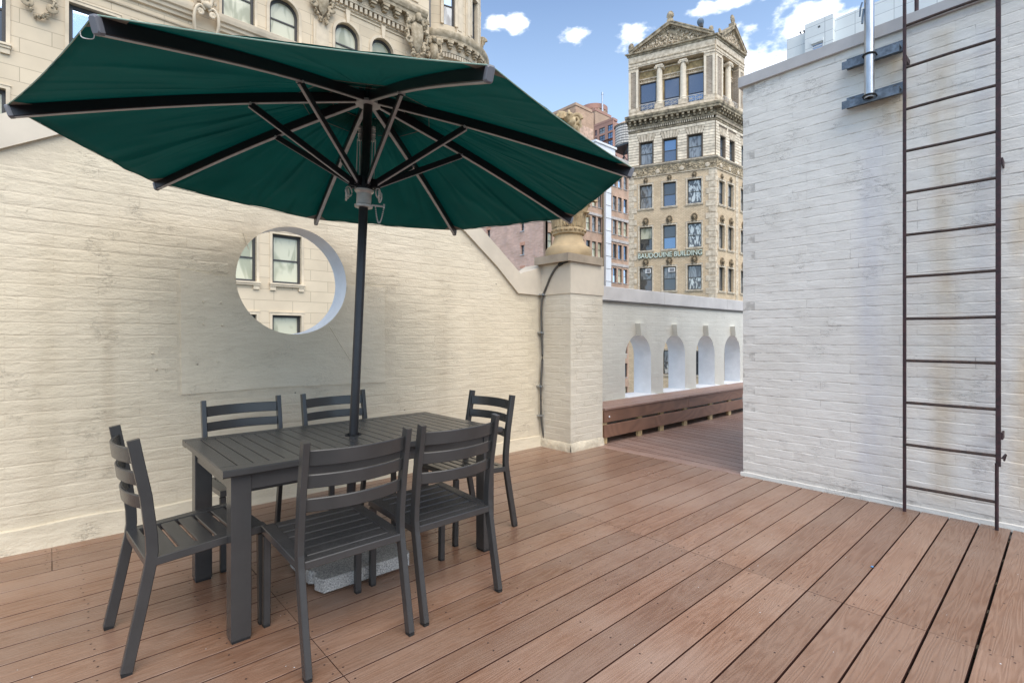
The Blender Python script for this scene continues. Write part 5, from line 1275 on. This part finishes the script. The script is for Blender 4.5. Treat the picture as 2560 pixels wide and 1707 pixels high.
# rusticated storey
RL = [(U(b_), U(a), 17.80, 19.92) for a, b_ in ((5.56, 6.74), (3.38, 4.56), (1.14, 2.34))]
RRr = [(a, b_, 17.80, 19.72) for a, b_ in ((.85, 1.70), (2.58, 3.43), (4.9, 5.8), (6.9, 7.7))]
g = G(); g.plate([(0, 17.72), (LWID, 17.72), (LWID, 21.02), (0, 21.02)], [rect_h(*w_) for w_ in RL], -.02, .5); part('rusticated_wall', g, M_bstone, bb, BL)
g = G(); g.plate([(.002, 17.72), (RWID, 17.72), (RWID, 21.02), (.002, 21.02)], [rect_h(*w_) for w_ in RRr], -.02, .5); part('rusticated_wall', g, M_bstone, bb, BR)
for MM, L_, wins in ((BL, LWID, RL), (BR, RWID, RRr)):
    # raised courses of dressed stone, one object each between the openings
    zz = 17.78; r_ = 0
    while zz < 20.85:
        segs_ = [(0.0 if MM is BL else .03, L_)]
        for a, b_, z0, z1 in wins:
            ext = .10 + (max(0, zz - z1) * .35 if zz + .26 > z1 else 0)
            if zz < z1 + .72:
                ns_ = []
                for s0, s1 in segs_:
                    if a - ext > s0: ns_.append((s0, min(s1, a - ext)))
                    if b_ + ext < s1: ns_.append((max(s0, b_ + ext), s1))
                segs_ = [s for s in ns_ if s[1] - s[0] > .05]
        for s0, s1 in segs_:
            n_ = max(1, int(round((s1 - s0) / .75))); st_ = (s1 - s0) / n_
            for q in range(n_): part('stone_block', G().cbox(s0 + q * st_ + .012, s0 + (q + 1) * st_ - .020, -.075, -.018, zz + .022, zz + .25, .012), M_bblock, bb, MM)
        zz += .262; r_ += 1
    for (a, b_, z0, z1), pn in zip(wins, ('curt', ('slate', 'blue'), 'curt', 'curt') if MM is BL else ('sky', 'sky', 'curt', 'curt')):
        w_ = round(b_ - a, 3); window(bb, MM @ T(a, 0, z0), w_, round(z1 - z0, 3), .08, pn, .18, .5, None, False, bf)
        c = (a + b_) / 2; k_ = 6
        for q in range(k_):
            t0_, t1_ = -1 + 2 * q / k_, -1 + 2 * (q + 1) / k_; hw0, hw1 = w_ * .5 + .08, w_ * .5 + .30
            part('voussoir', G().plate([(c + t0_ * hw0 + .022, z1 + .06), (c + t1_ * hw0 - .022, z1 + .06), (c + t1_ * hw1 - .022, z1 + .72), (c + t0_ * hw1 + .022, z1 + .72)], [], -.09, 0), M_btrim, bb, MM)
# main cornice
for MM, L_, nm in ((BL, LWID, 0), (BR, RWID, 1)):
    e_ = .0
    def mm(prof, mt=M_btrim): 
        # mitred at the shared corner
        n = len(prof); g = G(); k_ = math.tan(radians(90 - 114.74 / 2))
        v = []
        for s_ in (0, 1):
            for p, z in prof:
                if nm == 0: x = (-p * .3 if s_ == 0 else L_ + p * k_)
                else: x = (-p * k_ if s_ == 0 else L_ + p)
                v.append((x, -p, z))
        f = [(i, i + n, i + n + 1, i + 1) for i in range(n - 1)] + [tuple(range(n))[::-1], tuple(range(n, 2 * n))]
        return part('cornice', g.add(v, f), mt, bb, MM)
    mm([(0, 20.98), (.06, 20.99), (.06, 21.12), (.12, 21.16)], M_bdirty)
    mm([(0, 21.38), (.20, 21.38), (.24, 21.50), (.24, 21.52)], M_bdirty); mm([(0.0, 21.52), (.12, 21.52), (.14, 21.98), (.5, 22.02)], M_bdirty)
    mm([(.1, 21.98), (.62, 21.98), (.64, 22.12), (.72, 22.20), (.76, 22.36), (.74, 22.42), (0, 22.50)], M_bdirty)
    g = G(); x = .02
    while x < L_ - .05: g.box(x, x + .10, -.17, 0, 21.17, 21.37); x += .19
    part('dentil', g, M_btrim, bb, MM)
    for i in range(int(L_ / .49)):
        x = .12 + i * .49; part('modillion', G().box(x, x + .20, -.56, -.1, 21.78, 21.99).box(x + .02, x + .18, -.40, -.1, 21.58, 21.79).box(x + .25, x + .44, -.18, -.1, 21.56, 21.72), M_bdirty, bb, MM)
# belvedere
BZ = 22.48
for MM, L_, cols_, piers, bays in ((BL, LWID, (U(4.97), U(2.80)), ((0, .95), (LWID - .98, LWID)), ((.95, U(5.30)), (U(4.62), U(3.14)), (U(2.44), U(.98)))),
                                   (BR, 5.42, (2.88,), ((.0, 1.25), (4.30, 5.42)), ((1.25, 2.5), (3.25, 4.30)))):
    isL = MM is BL
    Lb = L_
    part('podium', G().box(0 if isL else .03, Lb, -.06 if isL else -.05, 1.0, BZ, 22.93), M_btrim, bb, MM)
    for a, b_ in piers:
        part('pier', G().box(a + .004, b_ - .004, -.02, .9, 22.93, 27.25), M_bgrey, bb, MM)
        part('pier_base', G().box(a - .0, b_ + .0, -.07, .5, 22.94, 23.32), M_btrim, bb, MM)
        part('pier_capital', G().box(a - .0, b_ + .0, -.06, .5, 26.85, 26.98).box(a + .03, b_ - .03, -.04, .5, 26.98, 27.18).box(a, b_, -.09, .5, 27.18, 27.30), M_btrim, bb, MM)
        for s_ in ((a + .02, a + .22), (b_ - .22, b_ - .02)):
            part('pilaster', G().box(s_[0], s_[1], -.10, 0, 23.32, 26.9), M_bcol, bb, MM)
    for c in cols_:
        prof = [(.36, 0), (.36, .12), (.34, .16), (.37, .22), (.34, .28), (.30, .32), (.29, .36), (.285, 1.5), (.25, 3.4), (.27, 3.46)]
        g = G(); n = 32; v = []
        for r, z in prof:
            for i in range(n): rr = r * (1 - (.07 if i % 2 and .4 < z < 3.42 else 0)); v.append((rr * cos(2 * pi * i / n), rr * sin(2 * pi * i / n), z))
        g.add(v, [(j * n + i, j * n + (i + 1) % n, (j + 1) * n + (i + 1) % n, (j + 1) * n + i) for j in range(len(prof) - 1) for i in range(n)])
        cl = part('column', g, M_bcol, bb, MM @ T(c, .30, 23.40), smooth=25)
        part('column_plinth', G().box(-.40, .40, -.40, .40, -.46, 0), M_btrim, cl, MM @ T(c, .30, 23.40))
        g = G(); g.box(-.33, .33, -.33, .33, 3.62, 3.74); g.box(-.30, .30, -.28, .28, 3.50, 3.62)
        for s_ in (-1, 1):
            g.lathe([(0, -.30), (.14, -.30), (.12, 0), (.14, .30), (0, .30)], 14, (0, 0, 0)) if False else None
            g.tube([(s_ * .33, -.31, 3.50), (s_ * .33, .31, 3.50)], .13, 12)
            spiral((s_ * .33, -.33, 3.50), .12, (s_, 0, 0), (0, 0, 1), g=g, th=.035, w=.04)
        part('capital', g, M_bcol, cl, MM @ T(c, .30, 23.40), smooth=40)
    for a, b_ in bays:
        w_ = b_ - a
        g = G(); g.plate([(a - .35, 22.93), (b_ + .35, 22.93), (b_ + .35, 27.25), (a - .35, 27.25)], [rect_h(a + .03, b_ - .03, 23.0, 25.88)], .62, .80); part('infill_panel', g, M_ochre, bb, MM)
        part('lintel_moulding', G().box(a - .1, b_ + .1, .55, .62, 25.9, 26.0).box(a - .1, b_ + .1, .52, .62, 26.22, 26.34).box(a - .1, b_ + .1, .50, .62, 27.0, 27.1), M_btrim, bb, MM)
        g = G(); random.seed(int(a * 10))
        x = a
        while x < b_: g.blob((x, .60, 26.10), (.055, .05, .09), .2); x += .16
        part('lintel_ornament', g, M_btrim, bb, MM, smooth=50)
        window(bb, MM @ T(a + .03, .50, 23.0), round(w_ - .06, 3), 2.88, .07, ('blue', 'slate') if isL and a > 5 else 'slate', .13, .36, None, False, M_frame)
        rl = part('railing', G().box(a, b_, .02, .06, 23.58, 23.64).box(a, b_, .02, .06, 22.98, 23.02), M_rail_b, bb, MM)
        g = G(); n_ = max(1, int(round(w_ / .68)))
        for q in range(n_):
            x0_, x1_ = a + w_ * q / n_, a + w_ * (q + 1) / n_; xm = (x0_ + x1_) / 2
            g.box(x0_, x0_ + .03, .02, .05, 23.0, 23.6); g.box(xm - .012, xm + .012, .02, .05, 23.0, 23.6); g.box(x0_, x1_, .02, .05, 23.29, 23.315)
            for p, q_ in (((x0_, 23.02), (x1_, 23.58)), ((x0_, 23.58), (x1_, 23.02))): g.sweep([(p[0], .035, p[1]), (q_[0], .035, q_[1])], rect(.025, .025), (0, 1, 0))
        g.box(b_ - .03, b_, .02, .05, 23.0, 23.6); part('lattice', g, M_rail_b, rl, MM)
    # entablature
    part('architrave', G().box(0 if isL else .02, Lb, -.05, .95, 27.30, 27.42).box(0 if isL else .02, Lb, -.09, .95, 27.42, 27.62), M_btrim, bb, MM)
    g = G(); x = .1
    while x < Lb: g.box(x, x + .07, -.13, -.08, 27.66, 27.76); x += .13
    part('dentil', g, M_bdirty, bb, MM)
    part('entablature', G().box(0 if isL else .02, Lb, -.08, .95, 27.62, 28.34), M_btrim, bb, MM)
    k_ = .64; pr_ = [(.05, 28.34), (.14, 28.36), (.16, 28.50), (.30, 28.54), (.32, 28.66), (0, 28.70)]
    g = G(); n = len(pr_); v = []
    for s_ in (0, 1):
        for p, z in pr_: v.append(((-p if s_ == 0 else Lb + p * k_) if isL else (-p * k_ if s_ == 0 else Lb), -p, z))
    part('cornice', g.add(v, [(i, i + n, i + n + 1, i + 1) for i in range(n - 1)] + [tuple(range(n))[::-1], tuple(range(n, 2 * n))]), M_bdirty, bb, MM)
    # pediment
    if isL: pa, pb_, ax_, zt_ = .12, Lb - .12, LWID - 3.93, 30.75
    else: pa, pb_, ax_, zt_ = .62, 5.42, 3.10, 30.55
    z0_ = 28.70
    part('tympanum', G().plate([(pa + .3, z0_), (pb_ - .3, z0_), (ax_, zt_ - .35)], [], .05, .6), M_bdirty, bb, MM)
    g = G(); random.seed(51)
    for i in range(120):
        x = random.uniform(pa + .9, pb_ - .9); f_ = 1 - abs(x - ax_) / ((pb_ - pa) / 2); z = z0_ + .1 + random.uniform(0, max(.02, (zt_ - z0_ - .55) * f_ - .12)); 
        g.blob((x, .02, z), (random.uniform(.05, .11), .12, random.uniform(.06, .17)), .3, 6, 4)
    part('carved_relief', g, M_btrim, bb, MM, smooth=50, kind='stuff')
    for (xa, za_), (xb, zb_) in (((pa, z0_ + .05), (ax_, zt_)), ((ax_, zt_), (pb_, z0_ + .05))):
        d_ = Vector((xb - xa, 0, zb_ - za_)); L2 = d_.length; dn_ = d_.normalized(); nn = Vector((-dn_.z, 0, dn_.x))
        for off_, th_, y0_, y1_, mt_ in ((-.26, .20, -.02, .7, M_bdirty), (-.06, .22, -.30, .9, M_bdirty), (.10, .10, -.34, 1.2, M_bdirty)):
            a_ = Vector((xa, 0, za_)) + nn * off_; q0, q1 = a_, a_ + d_
            g = G(); cs = [q0 - nn * th_ / 2, q1 - nn * th_ / 2, q1 + nn * th_ / 2, q0 + nn * th_ / 2]
            g.plate([(c_.x, c_.z) for c_ in cs], [], y0_, y1_); part('raking_cornice', g, mt_, bb, MM)
        g = G(); n_ = int(L2 / .17)
        for q in range(2, n_ - 1):
            p = Vector((xa, 0, za_)) + dn_ * (q * .17) - nn * .22; g.box(p.x - .045, p.x + .045, -.10, 0, p.z - .05, p.z + .05)
        part('dentil', g, M_btrim, bb, MM)
    # roof behind the pediment
    dpt = 4.6 if isL else 4.2
    part('roof', G().add([(pa, .9, z0_), (pb_, .9, z0_), (ax_, .9, zt_ - .1), (pa, dpt, z0_), (pb_, dpt, z0_), (ax_, dpt, zt_ - .1)], [(0, 1, 2), (5, 4, 3), (0, 2, 5, 3), (1, 4, 5, 2), (0, 3, 4, 1)]), M_roofgrey, bb, MM)
    def acro(x, z, s_=1.0):
        g = G(); random.seed(int(x * 7) + 3)
        g.box(x - .22 * s_, x + .22 * s_, -.3, .2, z, z + .22 * s_)
        for i in range(9):
            a = pi * i / 8; g.sweep([(x, -.05, z + .2 * s_), (x + .20 * s_ * cos(a), -.08, z + (.45 + .12 * sin(a)) * s_), (x + .24 * s_ * cos(a), -.02, z + (.52 + .38 * sin(a)) * s_)], rect(.08 * s_, .10 * s_, .02), (0, -1, 0))
        g.blob((x, -.08, z + .5 * s_), (.2 * s_, .12 * s_, .34 * s_), .15, 8, 6)
        part('acroterion', g, M_bdirty, bb, MM, smooth=50)
    acro(ax_, zt_ + .0, 1.25)
    if isL: acro(.25, 28.85, 1.0); acro(Lb - .35, 28.85, .8)
    else: acro(.75, 28.75, .85); acro(5.15, 28.75, .7)
# lettering
cu = bpy.data.curves.new('sign', 'FONT'); cu.body = 'BAUDOUINE BUILDING'; cu.size = .66; cu.extrude = .05; cu.offset = .006; cu.space_character = 1.0
to = bpy.data.objects.new('sign_tmp', cu); COL.objects.link(to); bpy.context.view_layer.update()
me = bpy.data.meshes.new_from_object(to.evaluated_get(bpy.context.evaluated_depsgraph_get())); bpy.data.objects.remove(to)
xs = [v_.co.x for v_ in me.vertices]; wid = max(xs) - min(xs); sx_ = (6.96 - 1.14) / wid
me.materials.clear(); me.materials.append(M_letter)
o = put('sign_lettering', me, bb, BL @ T(U(6.96), -.11, 8.80) @ Matrix.Rotation(pi / 2, 4, 'X') @ Matrix.Diagonal((sx_, 1, 1, 1)))
cu2 = bpy.data.curves.new('signb', 'FONT'); cu2.body = cu.body; cu2.size = .66; cu2.extrude = .03; cu2.offset = .035
to = bpy.data.objects.new('sign_tmp', cu2); COL.objects.link(to); bpy.context.view_layer.update()
me2 = bpy.data.meshes.new_from_object(to.evaluated_get(bpy.context.evaluated_depsgraph_get())); bpy.data.objects.remove(to)
me2.materials.clear(); me2.materials.append(M_letterd)
put('letter_backing', me2, o, BL @ T(U(6.96), -.045, 8.80) @ Matrix.Rotation(pi / 2, 4, 'X') @ Matrix.Diagonal((sx_, 1, 1, 1)))
for z in (8.88, 9.18): part('sign_rail', G().box(U(6.96), U(1.14), -.06, -.03, z, z + .03), M_letterd, bb, BL)
# satellite dish on the roof
sd = thing('satellite_dish', (46.2, 23.9, 29.3), 'small dark satellite dish on the roof between the two pediments', 'dish')
DC = C3 + DL * 2.0 + DR * 1.6
sd.matrix_basis = T(DC.x, DC.y, 29.4); WM[sd.name] = sd.matrix_basis.copy()
g = G(); g.lathe([(0, .0), (.14, .012), (.27, .055), (.36, .11), (.36, .125), (.27, .075), (.14, .03), (0, .02)], 24)
part('reflector', g, M_dish, sd, T(DC.x, DC.y, 31.0) @ Matrix.Rotation(radians(60), 4, 'Z') @ Matrix.Rotation(radians(70), 4, 'Y'), smooth=40)
g = G(); g.tube([(0, 0, 0), (0, 0, 1.5)], .04, 8); g.box(-.15, .15, -.15, .15, 1.1, 1.4); part('mount', g, M_conduit, sd, T(DC.x, DC.y, 29.4))

# ================================================================== PINK AND ORANGE BRICK LOFT BUILDING
LX, LY = 47.67, 46.0
lf = thing('brick_loft_building', (LX, LY, -30), 'loft building with pink brick side wall and rows of narrow windows, behind the carved finial', 'building')
FMx = T(0, LY, 0); SMx = face_m((LX, 80, 0), (0, -1, 0))
wl_ = []
for zt in [26.0 - 3.6 * i for i in range(11)]:
    for x in [48.05, 49.4, 50.75, 52.1, 53.3, 54.58, 55.92, 57.26, 58.55]: wl_.append((x, x + .92, zt - 2.15 - (.25 if x < 60 else 0), zt - (.22 if x < 60 else 0)))
    for x in [61.15, 62.10, 63.43, 64.84, 66.2]: wl_.append((x + .02, x + (.72 if x < 61.5 else .98), zt - 2.15, zt))
g = G(); g.plate([(LX, -30), (68, -30), (68, 27.4), (LX, 27.4)], [rect_h(*w_) for w_ in wl_], 0, .4); part('wall', g, M_loft, lf, FMx)
sk = sill_mesh(.9, .06, .10, .1, M_loftlight, False); random.seed(5)
for a, b_, z0, z1 in wl_:
    window(lf, FMx @ T(a, 0, z0), round(b_ - a, 3), round(z1 - z0, 3), .07, random.choice(['dark', 'sky', 'blue', ('sky', 'blue'), 'curt', 'cream'] if a > 60 else ['curt', 'cream', 'curt', 'dark']), .18, .5, sk)
for zt in (18.62, 15.3, 11.7):
    part('lintel_band', G().box(61.15, 67.9, -.10, 0, zt + .22, zt + .62), M_loftlight, lf, FMx)
part('lintel_band', G().box(53.5, 59.6, -.10, 0, 18.7, 19.05), M_loftlight, lf, FMx)
sw = []
for zt in [20.25 - 3.23 * i for i in range(14)]:
    sw.append((80 - 50.72, 80 - 50.05, zt - 1.28, zt)); sw.append((80 - 58.0, 80 - 57.3, zt - 1.28, zt)); sw.append((80 - 66.0, 80 - 65.3, zt - 1.28, zt))
g = G(); g.plate([(0, -30), (80 - LY, -30), (80 - LY, 26.2), (0, 26.2)], [rect_h(*w_) for w_ in sw], 0, .4); part('side_wall', g, M_pink, lf, SMx)
osr = mesh('brick_surround', G().box(-.18, .85, -.02, 0, 1.28, 1.72).box(-.14, 0, -.02, 0, .9, 1.28), M_orange); sk2 = sill_mesh(.67, .1, .09, .12, M_white, False)
for a, b_, z0, z1 in sw:
    o = window(lf, SMx @ T(a, 0, z0), .67, 1.28, .06, 'curt', .2, .45, sk2); put('brick_surround', osr, o, SMx @ T(a, 0, z0))
part('inner_block', G().box(LX + .6, 67.8, LY + .6, 79.5, -30, 26.9), M_roofgrey, lf, I4)
dc_ = part('white_duct', G().box(59.75, 61.0, -.55, -.02, -30, 26.5), M_white, lf, FMx)
for i in range(16): part('band', G().box(59.72, 61.03, -.58, -.55, 26.0 - i * 1.85, 26.06 - i * 1.85), M_roofgrey, dc_, FMx)
part('downpipe', G().tube([(59.55, -.2, -30), (59.55, -.2, 26)], .11, 8), M_mask, lf, FMx)
part('parapet', G().box(61.0, 68.1, -.25, .3, 27.4, 28.3), M_loftlight, lf, FMx)
part('penthouse', G().box(61.8, 66.8, 3.0, 9, 27.4, 31.2).box(61.6, 67.0, 2.8, 9.2, 31.2, 31.5), M_white, lf, FMx)
# water tank
def atpx(r, d): return (0.67212 * d + 0.74046 * r * d, 0.74046 * d - 0.67212 * r * d)
tx_, ty_ = 67.2, 53.5
tx_, ty_ = atpx((1565 - 1280) / 1267, 84)
wt = thing('water_tank', (tx_, ty_, 27.0), 'round wooden rooftop water tank with conical roof beside the pediment tower', 'water tank')
WT = T(tx_, ty_, 0)
g = G(); n = 36; v = []
for z in (32.6, 36.0):
    for i in range(n * 2): r = 1.75 if i % 2 else 1.72; v.append((r * cos(pi * i / n), r * sin(pi * i / n), z))
g.add(v, [(i, (i + 1) % (2 * n), 2 * n + (i + 1) % (2 * n), 2 * n + i) for i in range(2 * n)]); part('barrel', g, M_wood_tank, wt, WT)
part('roof', G().lathe([(1.95, 35.95), (1.95, 36.05), (.1, 37.1), (0, 37.15)], 28), M_tankroof, wt, WT)
for i in range(8): part('hoop', G().lathe([(1.76, 0), (1.80, .02), (1.80, .07), (1.76, .09)], 36), M_band, wt, WT @ T(0, 0, 32.8 + i * .42))
part('platform', G().box(-2, 2, -2, 2, 32.3, 32.58), M_band, wt, WT)
for sx in (-1, 1):
    for sy in (-1, 1):
        part('leg', G().tube([(sx * 1.5, sy * 1.5, 27.0), (sx * 1.4, sy * 1.4, 32.3)], .12, 6), M_band, wt, WT)
    part('brace', G().tube([(sx * 1.5, -1.5, 27.5), (sx * 1.45, 1.45, 32)], .06, 5).tube([(sx * 1.5, 1.5, 27.5), (sx * 1.45, -1.45, 32)], .06, 5).tube([(-1.5, sx * 1.5, 27.5), (1.45, sx * 1.45, 32)], .06, 5).tube([(1.5, sx * 1.5, 27.5), (-1.45, sx * 1.45, 32)], .06, 5), M_band, wt, WT)

# ================================================================== FAR TOWERS
tx, ty = atpx((1439 - 1280) / 1267, 112)
tt = thing('tan_brick_tower', (tx, ty, -30), 'tan brick tower with a drum on its roof, rising beyond the umbrella edge', 'building')
TT = T(tx, ty, 0)
part('block', G().box(0, 6.3, 0, 30, -30, 52.4), M_tan, tt, TT); part('parapet', G().box(-.15, 5.6, -.15, 30, 52.4, 53.0), M_tanplain, tt, TT)
part('inset_panel', G().box(.9, 6.0, -.12, 0, 20, 48.6), mat('pinkish_brick_panel', (.60, .42, .31), .85, var=.35, vscale=1.2, bump=.5, bscale=3), tt, TT)
ux_, uy_ = atpx((1488 - 1280) / 1267, 118); UT = T(ux_, uy_, 0)
part('upper_block', G().box(0, 6, 0, 10, -30, 53.9), M_tanplain, tt, UT); part('upper_parapet', G().box(-.1, 6.1, -.1, 10, 53.9, 54.5), M_redtower, tt, UT)
part('small_window', G().box(2.4, 2.9, -.04, 0, 50.6, 51.3), G_dark, tt, UT)
part('left_wing', G().box(-8, 0, 8, 30, -30, 51.8), M_tan, tt, TT)
dx_, dy_ = atpx((1484 - 1280) / 1267, 128)
part('drum', G().lathe([(3.35, 48), (3.35, 57.6), (0, 57.6)], 40), M_tanplain, tt, T(dx_, dy_, 0), smooth=40); part('drum_rim', G().lathe([(3.36, 57.5), (3.50, 57.5), (3.50, 58.7), (0, 58.7)], 40), M_redtower, tt, T(dx_, dy_, 0), smooth=40)
for i in range(10):
    a_ = radians(180 + 20 * i); part('drum_pier', G().box(3.3, 3.46, -.25, .25, 52, 57.5), M_tanplain, tt, T(dx_, dy_, 0) @ Matrix.Rotation(a_, 4, 'Z'))
cx_, cy_ = atpx((1506 - 1280) / 1267, 124); part('flue', G().lathe([(.22, 55.5), (.22, 60.4), (.28, 60.4), (.28, 61.0), (0, 61.0)], 12), M_galv, tt, T(cx_, cy_, 0))
rx, ry = atpx((1532.5 - 1280) / 1267, 105)
rt_ = thing('red_glass_tower', (rx, ry, -30), 'red-brown tower with wide blue windows, between tan tower and water tank', 'building')
RT = T(rx, ry, 0); RTm = face_m((rx, ry + 4.9, 0), (0, -1, 0))
rwn = []
for i in range(14):
    zt = 45.4 - i * 1.62
    for a, b_ in ((.2, .65), (1.3, 2.8), (3.55, 4.8)): rwn.append((a, b_, zt - 1.2, zt))
g = G(); g.plate([(0, -30), (4.9, -30), (4.9, 46.2), (0, 46.2)], [rect_h(*w_) for w_ in rwn], 0, .4); part('wall', g, M_redtower, rt_, RTm)
for a, b_, z0, z1 in rwn: window(rt_, RTm @ T(a, 0, z0), round(b_ - a, 3), 1.2, .05, 'blue' if a > 3 else random.choice(['blue', 'slate', 'curt']), .1, .5, None, mull=1)
part('block', G().box(.45, 9, .0, 4.85, -30, 46.0), M_redtower, rt_, RT)
part('cap', G().box(-.05, 1.5, -.05, 4.9, 46.2, 46.7), M_redtower, rt_, RT)

# white panelled building behind the bulkhead
wb = thing('white_panel_building', (30, 8, -30), 'white panelled building peeping above the bulkhead wall coping', 'building')
WB = face_m((30, 10.5, 0), (0, -1, 0))
part('left_block', G().box(0, 1.01, 0, 6, -30, 17.62), M_wb, wb, WB)
g = G(); g.plate([(1.012, -30), (2.32, -30), (2.32, 17.84), (1.012, 17.84)], [rect_h(1.35, 1.86, 16.33, 16.62), rect_h(1.62, 1.74, 17.38, 17.5)], -.35, 6); part('stair_block', g, M_wb, wb, WB)
part('right_block', G().box(2.322, 12, 0, 6, -30, 17.72), M_wb, wb, WB)
window(wb, WB @ T(1.35, -.35, 16.33), .51, .29, .03, 'sky', .02, .5, None, framemat=M_white); part('vent', G().box(1.62, 1.74, -.3, -.28, 17.38, 17.5), M_grille, wb, WB)
part('hood', G().box(1.33, 1.88, -.42, -.35, 16.64, 16.80), M_wb, wb, WB)
part('roof_lamp', G().tube([(.68, .2, 17.62), (.66, .1, 17.74)], .03, 6).tube([(.84, .2, 17.62), (.84, .1, 17.74)], .03, 6).blob((.66, .05, 17.76), (.05, .05, .05)).blob((.84, .05, 17.76), (.05, .05, .05)), M_band, wb, WB)
